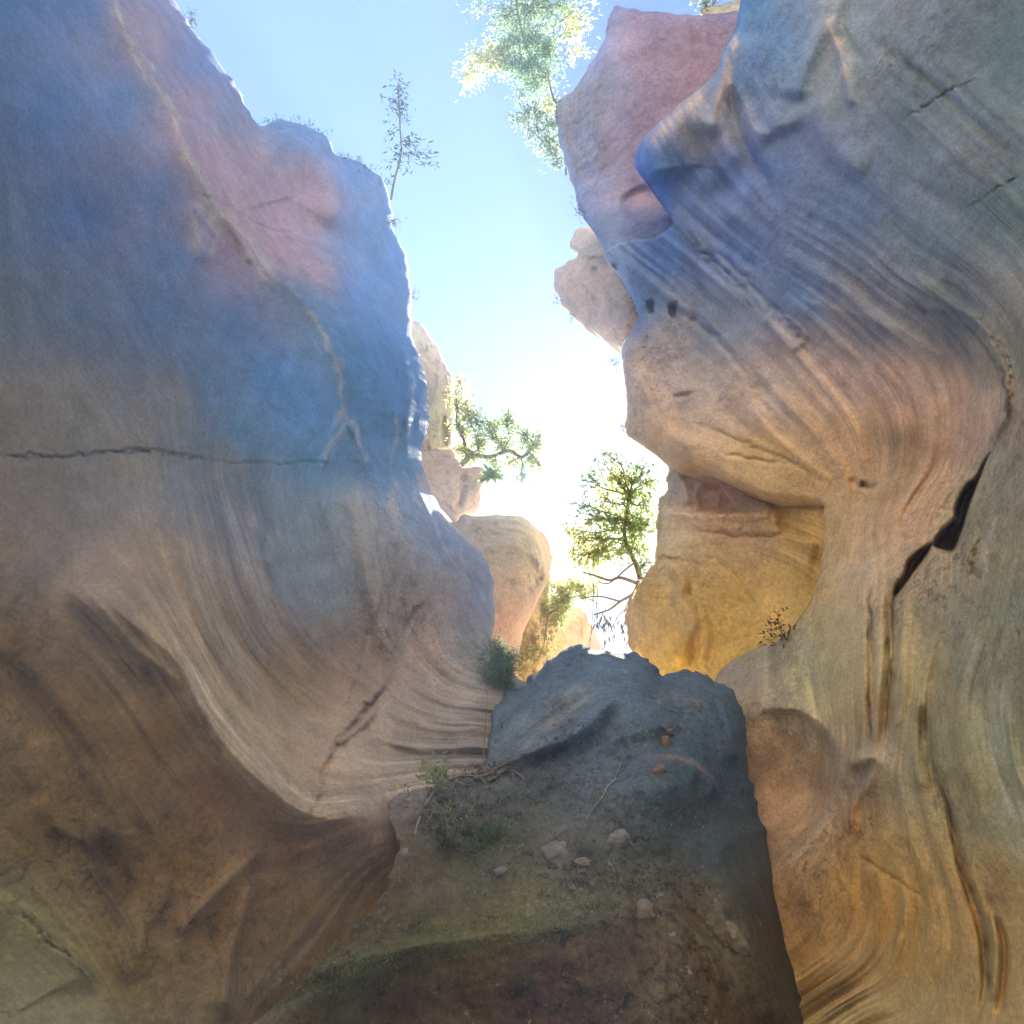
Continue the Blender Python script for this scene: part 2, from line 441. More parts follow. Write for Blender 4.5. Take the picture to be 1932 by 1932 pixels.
    o = bpy.data.objects.new(name, me); COL.objects.link(o)
    set_props(o, label, cat, None, kind)
    # look up the finished surface
    def at_px(uu, vv):
        i = np.argmin((u - uu) ** 2 + (v - vv) ** 2); return float(z[i])
    o_z[name + (label or '')] = at_px
    return o, at_px
o_z = {}

# --- left canyon wall
left_outline = [(-380, -380), (120, -380), (240, -150), (330, 0), (352, 38), (385, 80), (430, 140), (455, 180), (470, 212), (490, 233), (512, 229), (537, 226),
    (575, 238), (602, 250), (622, 262), (633, 290), (665, 300), (700, 318), (722, 340), (735, 375), (741, 412), (744, 432), (762, 470), (773, 520), (777, 570), (776, 620),
    (788, 668), (803, 710), (809, 760), (805, 810), (794, 850), (800, 890), (812, 925), (840, 968), (880, 1010), (910, 1045), (927, 1080), (931, 1120), (932, 1180), (928, 1215),
    (950, 1255), (1010, 1300), (1080, 1350), (1090, 1500), (1010, 1650), (930, 1760), (860, 1900), (800, 2250), (-380, 2250)]
left_depth = [(-380, -380, 3.9), (120, -380, 8.5), (0, 0, 5.0), (200, 0, 7.6), (330, 0, 10.5), (0, 400, 4.1), (200, 400, 5.9), (340, 250, 8.0), (470, 215, 12.2), (620, 265, 15.0), (735, 400, 16.0),
    (370, 400, 7.9), (560, 400, 13.0), (480, 560, 9.0), (640, 560, 12.6), (770, 560, 15.5), (300, 700, 6.0), (0, 800, 3.5), (500, 800, 7.3), (650, 760, 9.6), (720, 700, 11.8), (805, 740, 14.2),
    (795, 860, 12.6), (700, 900, 9.2), (0, 1100, 3.15), (250, 1000, 4.6), (450, 1000, 6.4), (600, 1050, 7.6), (730, 1050, 8.3), (840, 1050, 9.9), (925, 1100, 11.0), (930, 1200, 9.6),
    (160, 1150, 3.75), (300, 1220, 4.25), (400, 1380, 4.35), (480, 1460, 4.5), (590, 1530, 4.75), (700, 1510, 5.2), (830, 1480, 5.9), (920, 1440, 6.8), (1000, 1400, 7.6),
    (400, 1200, 5.1), (500, 1300, 5.8), (620, 1320, 6.7), (600, 1440, 5.5), (740, 1330, 7.1), (760, 1420, 6.4), (860, 1330, 7.8), (900, 1260, 8.4), (820, 1200, 8.8), (1080, 1350, 8.4),
    (0, 1500, 3.1), (200, 1500, 3.55), (350, 1600, 3.8), (550, 1620, 4.35), (700, 1600, 4.7), (0, 1932, 3.0), (200, 1850, 3.25), (400, 1850, 3.55), (550, 1800, 4.1), (700, 1680, 4.8), (900, 1700, 5.4), (800, 2250, 4.0), (-380, 2250, 2.6), (-380, 1000, 2.6), (400, 2250, 3.1)]
left_guides = [([(-200, 850), (0, 1010), (120, 1110), (230, 1210), (320, 1330), (430, 1480), (560, 1580)], 0), ([(200, 1050), (280, 1150), (340, 1240), (390, 1330), (450, 1410), (520, 1480), (590, 1525), (700, 1512), (800, 1485)], 70),
    ([(330, 950), (350, 1050), (400, 1180), (470, 1290), (560, 1380), (660, 1425), (760, 1440), (880, 1435)], 150), ([(440, 880), (490, 1050), (540, 1170), (620, 1260), (700, 1330), (800, 1370), (900, 1375)], 250),
    ([(640, 880), (690, 1050), (720, 1180), (770, 1260), (850, 1320), (920, 1330)], 380), ([(770, 880), (810, 1000), (870, 1110), (910, 1200)], 520),
    ([(215, 0), (270, 110), (340, 240), (400, 370), (480, 470), (560, 570), (620, 670), (655, 780)], 340), ([(0, -100), (60, 300), (140, 600), (260, 850)], 120),
    ([(700, 430), (745, 560), (790, 720), (790, 830)], 560), ([(-200, 1200), (0, 1300), (150, 1500), (300, 1750), (400, 1932)], -160), ([(-200, 1700), (0, 1800), (150, 1932)], -380), ([(480, 1932), (620, 1780), (740, 1620)], -250), ([(330, 0), (430, 150), (560, 300)], 470)]
left_feats = [
    ('lip', [(120, 1060), (200, 1135), (275, 1195), (335, 1250), (370, 1320), (420, 1400), (490, 1470), (560, 1525), (620, 1545), (700, 1540), (760, 1530)], 120, 50, 48),
    ('lip', [(200, -60), (225, 30), (262, 95), (300, 165), (340, 245), (372, 330), (415, 395), (480, 475), (540, 540), (600, 605), (635, 680), (650, 750), (640, 800)], 110, 34, 24),
    ('lip', [(600, 430), (625, 490), (645, 545), (670, 620), (705, 690), (735, 755), (760, 830)], 30, 80, 26),
    ('lip', [(500, 240), (560, 275), (625, 320), (640, 380), (612, 440)], 40, 70, 22),
    ('ridge', [(745, 600), (762, 680), (775, 760), (765, 840), (790, 930), (850, 1030), (905, 1120)], 7, 6),
    ('ridge', [(790, 700), (770, 760), (768, 850)], 5, 4), ('groove', [(800, 940), (850, 1020), (890, 1080), (925, 1130)], 5, 6),
    ('groove', [(-60, 856), (0, 858), (60, 862), (130, 860), (200, 856), (240, 848), (285, 850), (350, 860), (420, 872)], 2.4, 5),
    ('groove', [(360, 864), (420, 872), (540, 875), (650, 872), (720, 880), (795, 852)], 2.2, 2.5),
    ('groove', [(350, 362), (400, 378), (440, 396), (500, 430), (560, 441), (605, 434)], 2.0, 3),
    ('groove', [(748, 1264), (735, 1292), (712, 1318), (680, 1352), (655, 1380), (635, 1402), (622, 1440), (605, 1470)], 4.0, 9),
    ('groove', [(735, 1300), (700, 1365), (660, 1395), (630, 1425), (610, 1455), (608, 1500), (590, 1535), (565, 1568)], 4.0, 9),
    ('groove', [(800, 1135), (775, 1165), (760, 1200)], 3, 6),
    ('lip', [(300, 1010), (350, 1100), (395, 1180), (450, 1265), (520, 1335), (600, 1380), (690, 1402), (760, 1412)], 10, 34, 6),
    ('lip', [(455, 940), (480, 1030), (510, 1110), (550, 1175), (610, 1235), (680, 1285), (740, 1310)], 12, 30, 8),
    ('lip', [(420, 1040), (440, 1110), (480, 1190), (540, 1270), (620, 1330), (700, 1360)], 9, 26, 5),
    ('groove', [(690, 1395), (750, 1412), (800, 1420)], 6, 10), ('groove', [(760, 1335), (810, 1362), (870, 1372), (905, 1368)], 6, 7),
    ('ridge', [(640, 900), (668, 960), (690, 1040), (705, 1120), (728, 1200), (740, 1262)], 24, 13),
    ('ridge', [(760, 900), (742, 960), (770, 1040), (790, 1110)], 16, 6),
    ('lip', [(140, 1090), (215, 1175), (260, 1225), (330, 1280), (345, 1310)], 9, 30, 12),
    ('lip', [(120, 1100), (180, 1160), (230, 1240), (290, 1290)], 12, 25, 9),
    ('groove', [(-60, 1700), (0, 1712), (50, 1732), (105, 1782), (160, 1830), (175, 1880)], 3, 7),
    ('lip', [(-60, 1700), (0, 1712), (50, 1732), (105, 1782), (160, 1830), (175, 1880)], 10, 60, 16),
    ('ridge', [(330, 1770), (390, 1700), (450, 1640), (500, 1590)], 16, 9), ('ridge', [(420, 1930), (430, 1820), (455, 1720), (480, 1640)], 16, 8),
    ('ridge', [(240, 1860), (270, 1760), (330, 1650)], 22, 8), ('groove', [(160, 1560), (220, 1640), (240, 1740)], 26, 14), ('ridge', [(60, 1500), (120, 1560), (190, 1600)], 20, 8),
    ('groove', [(-60, 1200), (40, 1290), (130, 1400), (190, 1480)], 24, 10),
    ('groove', [(375, 640), (390, 760), (370, 850)], 16, 4), ('groove', [(560, 640), (520, 720), (505, 800)], 14, 4), ('ridge', [(640, 790), (622, 840), (610, 880)], 5, 6), ('ridge', [(655, 790), (680, 850), (690, 890)], 5, 6),
    ('ridge', [(365, 380), (372, 440), (380, 500)], 14, 4), ('ridge', [(430, 400), (455, 460), (480, 500)], 8, 4)]
left_tints = [(-200, -100, 0.065, 0.157, 0.377), (-200, 300, 0.065, 0.157, 0.377), (0, 0, 0.065, 0.157, 0.377), (150, 0, 0.065, 0.157, 0.377), (100, 200, 0.065, 0.157, 0.377), (0, 200, 0.081, 0.158, 0.318), (230, 200, 0.065, 0.157, 0.377), (0, 400, 0.097, 0.161, 0.257), (150, 400, 0.065, 0.157, 0.377), (300, 350, 0.065, 0.157, 0.377), (330, 480, 0.077, 0.175, 0.375), (0, 600, 0.120, 0.171, 0.220), (150, 600, 0.096, 0.160, 0.269), (300, 600, 0.079, 0.167, 0.340), (450, 600, 0.071, 0.175, 0.387), (400, 720, 0.078, 0.175, 0.363), (520, 700, 0.060, 0.196, 0.483), (580, 780, 0.060, 0.196, 0.483), (460, 820, 0.061, 0.189, 0.371), (600, 860, 0.061, 0.189, 0.384), (0, 760, 0.182, 0.171, 0.141), (150, 760, 0.192, 0.181, 0.151), (300, 780, 0.190, 0.190, 0.184), (80, 900, 0.184, 0.161, 0.119), (250, 880, 0.203, 0.181, 0.139), (420, 900, 0.190, 0.190, 0.184), (250, 20, 0.289, 0.206, 0.243), (300, 80, 0.366, 0.245, 0.271), (290, -60, 0.119, 0.200, 0.383), (350, 80, 0.099, 0.183, 0.385), (390, 130, 0.090, 0.183, 0.398), (360, 200, 0.366, 0.237, 0.271), (430, 220, 0.177, 0.219, 0.343), (400, 300, 0.391, 0.236, 0.259), (470, 300, 0.391, 0.236, 0.259), (450, 400, 0.413, 0.244, 0.248), (530, 380, 0.435, 0.243, 0.247), (580, 330, 0.390, 0.235, 0.270), (600, 400, 0.458, 0.251, 0.255), (520, 470, 0.390, 0.245, 0.259), (590, 500, 0.367, 0.237, 0.251), (560, 560, 0.131, 0.237, 0.377), (620, 600, 0.098, 0.217, 0.392), (540, 250, 0.063, 0.207, 0.420), (590, 270, 0.060, 0.197, 0.458), (660, 330, 0.060, 0.196, 0.483), (700, 420, 0.060, 0.196, 0.483), (650, 440, 0.060, 0.196, 0.483), (740, 500, 0.060, 0.185, 0.509), (680, 560, 0.060, 0.185, 0.509), (740, 640, 0.060, 0.195, 0.508), (680, 680, 0.060, 0.206, 0.458), (760, 740, 0.060, 0.196, 0.483), (700, 800, 0.060, 0.197, 0.458), (790, 800, 0.060, 0.177, 0.435), (740, 880, 0.060, 0.198, 0.421), (0, 1000, 0.226, 0.174, 0.110), (600, 1000, 0.183, 0.237, 0.302), (560, 1100, 0.173, 0.226, 0.291), (640, 1120, 0.158, 0.237, 0.329), (700, 1000, 0.309, 0.302, 0.299), (720, 1130, 0.326, 0.280, 0.249), (840, 1000, 0.184, 0.252, 0.429), (900, 1120, 0.150, 0.242, 0.432), (850, 1130, 0.322, 0.276, 0.300), (300, 1060, 0.316, 0.228, 0.125), (340, 1200, 0.411, 0.315, 0.188), (420, 1170, 0.299, 0.250, 0.176), (400, 1320, 0.475, 0.383, 0.217), (480, 1400, 0.514, 0.425, 0.274), (560, 1300, 0.326, 0.238, 0.140), (640, 1250, 0.267, 0.203, 0.144), (680, 1200, 0.285, 0.236, 0.217), (620, 1400, 0.429, 0.334, 0.249), (600, 1490, 0.535, 0.433, 0.311), (700, 1460, 0.498, 0.423, 0.327), (800, 1420, 0.453, 0.402, 0.319), (860, 1300, 0.386, 0.344, 0.329), (900, 1400, 0.361, 0.345, 0.343), (800, 1250, 0.404, 0.321, 0.278), (880, 1230, 0.219, 0.255, 0.256), (0, 1250, 0.239, 0.153, 0.053), (150, 1350, 0.260, 0.174, 0.060), (300, 1400, 0.220, 0.132, 0.045), (400, 1500, 0.210, 0.121, 0.054), (550, 1600, 0.200, 0.111, 0.055), (650, 1580, 0.219, 0.142, 0.082), (100, 1550, 0.219, 0.153, 0.053), (250, 1600, 0.179, 0.122, 0.046), (350, 1650, 0.229, 0.142, 0.044), (450, 1750, 0.220, 0.143, 0.044), (600, 1720, 0.301, 0.197, 0.059), (650, 1700, 0.340, 0.253, 0.095), (250, 1800, 0.239, 0.174, 0.061), (60, 1850, 0.369, 0.366, 0.213), (100, 1920, 0.360, 0.356, 0.202), (30, 1780, 0.331, 0.326, 0.133), (520, 1880, 0.239, 0.174, 0.071)]  # blue tints paint lens glare and sky light onto the rock
left_fields = [(650, 1620, .15, .5), (720, 1560, .2, .4), (560, 1640, .2, .6), (660, 1720, .3, .6), (480, 1560, .2, .5), (0, 0, .3, .1), (300, 300, .35, .1), (600, 400, .2, .1), (740, 500, .5, .15), (100, 700, .35, .1), (500, 800, .25, .05), (700, 1000, .5, .8), (730, 1150, .5, .7), (850, 1050, .9, .2), (400, 1200, 2.2, .1), (330, 1060, 1.6, .1), (450, 1030, 1.6, .1), (560, 1150, 1.6, .05), (500, 1300, 2.4, .1), (620, 1340, 2.2, .1), (700, 1400, 2.4, .15), (850, 1380, 2.2, .15), (600, 1500, 1.6, .4), (500, 1420, 1.6, .1),
    (0, 1300, .5, .6), (200, 1400, .4, .8), (100, 1600, .3, .9), (400, 1500, .3, .5), (350, 1750, .4, .8), (550, 1750, .5, .7), (60, 1880, .2, .2), (300, 1050, .6, .2), (650, 1700, .7, .5)]
def nr_left(u, v): return sstep((1300 - v) / 30) * sstep((u + 300) / 60)
left_streaks = [([(205, -20), (235, 60), (275, 130), (320, 210), (350, 270)], 9, (.46, .42, .38), .7), ([(345, 250), (372, 330), (415, 395), (470, 460), (530, 540)], 14, (.46, .43, .38), .75), ([(370, 380), (372, 430), (368, 480)], 10, (.42, .41, .38), .6), ([(400, 390), (405, 440), (400, 490)], 8, (.42, .41, .38), .5), ([(430, 420), (450, 460), (470, 500)], 7, (.44, .41, .38), .5), ([(455, 450), (490, 500), (520, 545)], 5, (.44, .41, .38), .5),
    ([(560, 570), (600, 610), (635, 690), (650, 770)], 5, (.34, .36, .40), .6), ([(650, 760), (640, 800), (620, 850), (612, 880)], 7, (.42, .42, .42), .6), ([(652, 770), (675, 820), (690, 880)], 6, (.40, .40, .42), .6), ([(775, 690), (778, 760), (770, 840)], 5, (.32, .36, .44), .6), ([(745, 780), (750, 830), (735, 880)], 4, (.30, .34, .42), .5),
    ([(660, 900), (680, 960), (700, 1050), (715, 1130), (735, 1210), (742, 1260)], 26, (.40, .36, .32), .7), ([(755, 890), (742, 950), (765, 1030), (790, 1100)], 12, (.40, .38, .38), .6), ([(775, 900), (800, 960), (840, 1030), (880, 1090), (925, 1140)], 4, (.36, .38, .44), .6),
    ([(790, 840), (800, 890), (812, 925), (840, 968), (880, 1010), (912, 1045)], 9, (.50, .38, .26), .8), ([(740, 400), (765, 470), (778, 560), (790, 670), (806, 740), (800, 840)], 5, (.34, .30, .28), .6),  # warm tan painted along the rim so its sunlight looks warm
    ([(250, 1120), (300, 1190), (345, 1250), (385, 1325), (440, 1400), (510, 1465), (590, 1515), (680, 1510), (780, 1490), (880, 1450)], 20, (.58, .50, .38), .8), ([(300, 1010), (350, 1100), (395, 1180), (450, 1265), (520, 1335), (600, 1380), (690, 1402), (780, 1425)], 6, (.40, .33, .26), .6), ([(455, 940), (480, 1030), (510, 1110), (550, 1175), (610, 1235), (680, 1285)], 7, (.34, .29, .25), .6), ([(330, 1080), (380, 1180), (430, 1270), (490, 1340), (560, 1390)], 6, (.38, .31, .22), .6),  # first streak paints the light caught along the pocket rim
    ([(480, 980), (500, 1060), (530, 1130), (580, 1200), (640, 1250)], 6, (.13, .13, .14), .7), ([(720, 1340), (790, 1375), (850, 1385), (905, 1380)], 5, (.22, .17, .13), .6), ([(690, 1395), (740, 1410), (800, 1422)], 6, (.20, .16, .13), .6), ([(640, 1420), (720, 1440), (820, 1455), (890, 1445)], 6, (.54, .48, .40), .6), ([(745, 1260), (700, 1330), (640, 1400), (612, 1460)], 5, (.16, .11, .08), .6),
    ([(-40, 857), (100, 861), (240, 850), (350, 860), (420, 872)], 3, (.05, .045, .04), .9), ([(130, 1120), (230, 1240), (330, 1300), (440, 1460)], 16, (.11, .07, .05), .6), ([(480, 1600), (400, 1680), (300, 1780)], 14, (.30, .21, .12), .5), ([(480, 1640), (440, 1760), (420, 1900)], 12, (.28, .20, .12), .5), ([(740, 1640), (640, 1740), (540, 1820), (460, 1890)], 24, (.34, .29, .18), .6),
    ([(0, 1180), (60, 1300), (150, 1420), (200, 1520)], 40, (.12, .08, .05), .5), ([(150, 1560), (190, 1650), (230, 1760)], 24, (.09, .06, .04), .6), ([(0, 1712), (50, 1732), (105, 1782), (170, 1850)], 5, (.06, .05, .03), .8)]
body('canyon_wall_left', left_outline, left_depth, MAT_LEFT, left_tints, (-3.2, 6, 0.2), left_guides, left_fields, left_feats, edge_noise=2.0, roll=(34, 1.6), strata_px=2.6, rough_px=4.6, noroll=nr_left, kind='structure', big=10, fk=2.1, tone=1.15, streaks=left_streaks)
zL = o_z['canyon_wall_left']

# --- right canyon wall
right_outline = [(1440, -380), (1415, -150), (1400, -10), (1388, 50), (1365, 95), (1348, 140), (1292, 190), (1242, 232), (1208, 272), (1197, 312), (1219, 342), (1240, 370), (1262, 402), (1268, 425), (1240, 446), (1205, 452), (1170, 458), (1142, 476), (1150, 497), (1182, 543),
    (1205, 595), (1190, 625), (1173, 660), (1178, 720), (1184, 770), (1177, 812), (1204, 834), (1246, 862), (1262, 878), (1330, 888), (1415, 925), (1480, 940), (1545, 950), (1554, 975), (1551, 1040), (1545, 1085), (1522, 1145), (1475, 1203), (1440, 1217), (1400, 1236), (1372, 1252), (1345, 1292),
    (1320, 1400), (1340, 1600), (1380, 1800), (1430, 2250), (2320, 2250), (2320, -380)]
right_depth = [(1400, -200, 11.0), (1400, 0, 11.5), (1370, 100, 11.6), (1240, 240, 12.6), (1200, 310, 13.0), (1110, 380, 14.5), (1150, 490, 14.5), (1200, 590, 14.3), (1175, 700, 14.5), (1180, 810, 13.8), (1260, 875, 12.4), (1330, 500, 12.2), (1350, 700, 12.4), (1400, 850, 11.3), (1540, 940, 9.8), (1550, 1050, 9.3), (1470, 1205, 9.2), (1345, 1290, 9.6),
    (1500, 200, 9.8), (1350, 300, 11.6), (1500, 450, 9.9), (1550, 650, 9.6), (1600, 850, 9.2), (1640, 950, 8.6), (1700, 100, 7.6), (1932, 0, 6.0), (2320, -380, 4.4), (1750, 400, 7.0), (1932, 300, 5.3), (1932, 600, 4.5), (1700, 620, 7.7), (1820, 700, 6.5), (1720, 800, 7.6), (1800, 880, 6.9), (1880, 700, 5.2), (1900, 800, 4.8), (1932, 750, 4.2),
    (1700, 980, 7.2), (1780, 980, 6.4), (1620, 1080, 7.5), (1560, 1180, 7.9), (1900, 950, 4.5), (1850, 1080, 4.9), (1932, 1200, 3.9), (1700, 1180, 5.9), (1500, 1300, 8.0), (1400, 1340, 8.6), (1640, 1300, 6.0), (1780, 1300, 4.9), (1450, 1500, 8.2), (1550, 1500, 7.3), (1640, 1460, 5.8), (1470, 1640, 6.7), (1560, 1620, 6.1), (1750, 1550, 4.7), (1932, 1550, 3.5),
    (1500, 1780, 6.0), (1620, 1750, 5.3), (1720, 1750, 4.6), (1850, 1750, 3.8), (1540, 1920, 5.0), (1700, 1900, 4.5), (1880, 1932, 3.4), (2320, 2250, 2.4), (2320, 1000, 2.9), (1430, 2250, 4.4), (2320, 400, 3.6)]
right_guides = [([(1120, 440), (1250, 560), (1380, 690), (1500, 820), (1580, 905)], 0), ([(1170, 420), (1300, 530), (1420, 640), (1530, 760), (1600, 880), (1600, 1000), (1560, 1120)], 70), ([(1290, 420), (1420, 520), (1560, 640), (1660, 760), (1680, 880), (1640, 980)], 170),
    ([(1400, 400), (1600, 540), (1740, 660), (1790, 780), (1770, 900), (1720, 980)], 270), ([(1500, 380), (1700, 520), (1830, 620), (1885, 720), (1870, 840), (1800, 950)], 370), ([(1500, 20), (1650, 200), (1800, 340), (1932, 460)], 500), ([(1650, 0), (1800, 140), (1932, 260)], 600), ([(1250, 800), (1350, 850), (1450, 880), (1560, 930)], -80),
    ([(1600, 1080), (1600, 1250), (1610, 1430)], 100), ([(1645, 1080), (1645, 1250), (1640, 1430)], 160), ([(1690, 1100), (1680, 1300), (1655, 1450)], 230), ([(1800, 1150), (1760, 1300), (1780, 1500), (1845, 1680), (1870, 1932)], 400), ([(1930, 1150), (1890, 1300), (1910, 1450), (1980, 1620)], 560),
    ([(1430, 1660), (1500, 1620), (1560, 1540), (1580, 1430)], 60), ([(1490, 1820), (1560, 1760), (1590, 1650), (1600, 1560)], 110), ([(1510, 1880), (1610, 1810), (1650, 1700), (1640, 1600)], 170), ([(1540, 1932), (1660, 1860), (1720, 1740), (1700, 1600)], 250), ([(1640, 1932), (1760, 1860), (1790, 1740), (1750, 1600)], 330)]
right_feats = [
    ('ridge', [(1330, 190), (1270, 240), (1235, 300), (1245, 350)], 55, 26), ('groove', [(1330, 400), (1390, 330), (1440, 300)], 26, 14),
    ('ridge', [(1440, 60), (1450, 160), (1490, 260)], 40, 14), ('ridge', [(1640, 330), (1560, 260), (1530, 180)], 30, 8),
    ('groove', [(1385, 60), (1378, 140), (1384, 200), (1400, 260), (1440, 330), (1480, 400)], 12, 14),
    ('lip', [(1386, 60), (1368, 110), (1362, 170), (1350, 215), (1345, 262)], 16, 30, 16), 
    ('lip', [(1560, -20), (1548, 60), (1520, 130), (1505, 200)], 18, 50, 14), ('ridge', [(1560, 30), (1580, 90), (1600, 160), (1610, 210)], 10, 8), ('groove', [(1600, -10), (1590, 60), (1640, 130)], 10, 8),
    ('lip', [(1370, 140), (1400, 180), (1420, 240), (1460, 260)], 10, 25, 7),
    ('lip', [(1265, 410), (1300, 455), (1370, 520), (1440, 590), (1490, 660)], 9, 30, 8), ('groove', [(1275, 425), (1330, 480), (1400, 545), (1460, 620)], 5, 7), ('groove', [(1320, 445), (1390, 510), (1470, 590), (1530, 650), (1590, 670)], 5, 7),
    ('lip', [(1120, 380), (1150, 430), (1200, 500), (1260, 560), (1330, 600)], 8, 26, 6), ('groove', [(1190, 550), (1235, 560), (1300, 600), (1350, 640), (1400, 700), (1450, 770), (1500, 830)], 5, 6),
    ('lip', [(1480, 560), (1560, 580), (1640, 600), (1730, 640), (1800, 700)], 12, 30, 5), ('lip', [(1430, 620), (1460, 590), (1500, 610), (1520, 640), (1480, 670)], 3, 20, 5),
    ('lip', [(1700, 500), (1780, 560), (1850, 610), (1885, 655), (1903, 710), (1903, 760), (1885, 810), (1872, 850)], 8, 30, 20), ('groove', [(1800, 570), (1860, 615), (1895, 670), (1908, 730), (1898, 790)], 4, 10),
    ('groove', [(1690, 235), (1730, 212), (1765, 188), (1815, 160), (1875, 138)], 2, 4), ('groove', [(1815, 405), (1850, 380), (1890, 350), (1960, 315)], 2.2, 4.5),
    ('groove', [(1640, 60), (1720, 130), (1800, 200), (1932, 320)], 10, 7), ('groove', [(1700, 330), (1800, 390), (1880, 440)], 14, 5),
    ('groove', [(1245, 790), (1310, 800), (1370, 820), (1440, 850), (1500, 872), (1545, 905), (1580, 898)], 2.4, 4), ('groove', [(1350, 850), (1420, 868), (1500, 872)], 2.5, 5),
    ('lip', [(1450, 720), (1510, 790), (1560, 850), (1595, 910), (1600, 980)], 12, 22, 7), ('lip', [(1400, 740), (1460, 820), (1530, 880), (1580, 915)], 8, 16, 6), ('groove', [(1590, 905), (1630, 918), (1670, 915)], 4, 8), ('pit', [(1622, 908), (1634, 910), (1632, 920), (1622, 918)], 4, 14),
    ('lip', [(1200, 690), (1230, 760), (1265, 820), (1320, 850)], 8, 26, 12),
    ('pit', [(1268, 745), (1310, 735), (1300, 752), (1275, 755)], 8, 8), ('pit', [(1220, 570), (1238, 566), (1238, 590), (1225, 592)], 6, 14), ('pit', [(1262, 575), (1280, 570), (1278, 600), (1264, 600)], 6, 14),
    ('pit', [(1872, 852), (1852, 905), (1838, 950), (1818, 1010), (1800, 1046), (1762, 1034), (1758, 1018), (1776, 992), (1796, 975), (1798, 955), (1820, 915), (1842, 895), (1856, 870)], 14, 100),
    ('pit', [(1760, 1022), (1752, 1048), (1722, 1090), (1690, 1128), (1686, 1110), (1702, 1078), (1712, 1050), (1742, 1028)], 12, 60),
    ('lip', [(1880, 850), (1862, 910), (1845, 960), (1825, 1010), (1835, 1060), (1845, 1100)], 26, 9, 10), ('groove', [(1855, 1000), (1838, 1060), (1850, 1105)], 4, 9),
    ('groove', [(1645, 1120), (1642, 1200), (1646, 1300), (1642, 1400)], 6, 22), ('groove', [(1705, 1075), (1684, 1120), (1682, 1200), (1680, 1270), (1672, 1360), (1662, 1440)], 10, 34), ('ridge', [(1712, 1100), (1702, 1200), (1700, 1300), (1685, 1400)], 8, 8),
    ('groove', [(1770, 1230), (1764, 1320), (1768, 1390)], 9, 10), ('groove', [(1755, 1290), (1745, 1380), (1765, 1480), (1785, 1550)], 12, 16), ('ridge', [(1735, 1300), (1720, 1400), (1740, 1500)], 14, 6),
    ('groove', [(1765, 1440), (1785, 1520), (1805, 1600), (1830, 1690), (1855, 1770), (1858, 1860), (1840, 1950)], 8, 26), ('groove', [(1850, 1680), (1890, 1760), (1895, 1850), (1870, 1950)], 7, 16), ('ridge', [(1870, 1700), (1880, 1800), (1870, 1900)], 9, 9),
    ('ridge', [(1835, 1150), (1810, 1300), (1830, 1450), (1880, 1600)], 26, 8), ('groove', [(1865, 1300), (1870, 1420), (1930, 1560)], 10, 8), ('ridge', [(1900, 1330), (1915, 1440), (1960, 1540)], 8, 7),
    ('lip', [(1410, 1360), (1460, 1335), (1520, 1345), (1565, 1385), (1582, 1430), (1575, 1500), (1540, 1570), (1490, 1615), (1450, 1640)], 24, 14, 12),
    ('lip', [(1600, 1430), (1640, 1430), (1655, 1440), (1640, 1480), (1612, 1520), (1600, 1580)], 12, 10, 14), ('ridge', [(1600, 1440), (1640, 1440)], 12, 12),
    ('groove', [(1550, 1220), (1530, 1280), (1540, 1350), (1560, 1380)], 7, 7), ('lip', [(1530, 1180), (1500, 1230), (1490, 1300), (1520, 1340)], 10, 20, 6),
    ('groove', [(1600, 1600), (1660, 1640), (1720, 1680), (1770, 1720)], 3, 5), 
    ('lip', [(1600, 1570), (1606, 1650), (1590, 1740), (1540, 1800), (1490, 1835)], 12, 26, 8), ('lip', [(1650, 1610), (1660, 1700), (1630, 1790), (1570, 1850), (1510, 1885)], 10, 26, 7), ('lip', [(1700, 1620), (1710, 1720), (1680, 1810), (1610, 1880), (1530, 1925)], 10, 26, 7),
    ('lip', [(1700, 1750), (1680, 1850), (1600, 1920)], 9, 20, 5)]
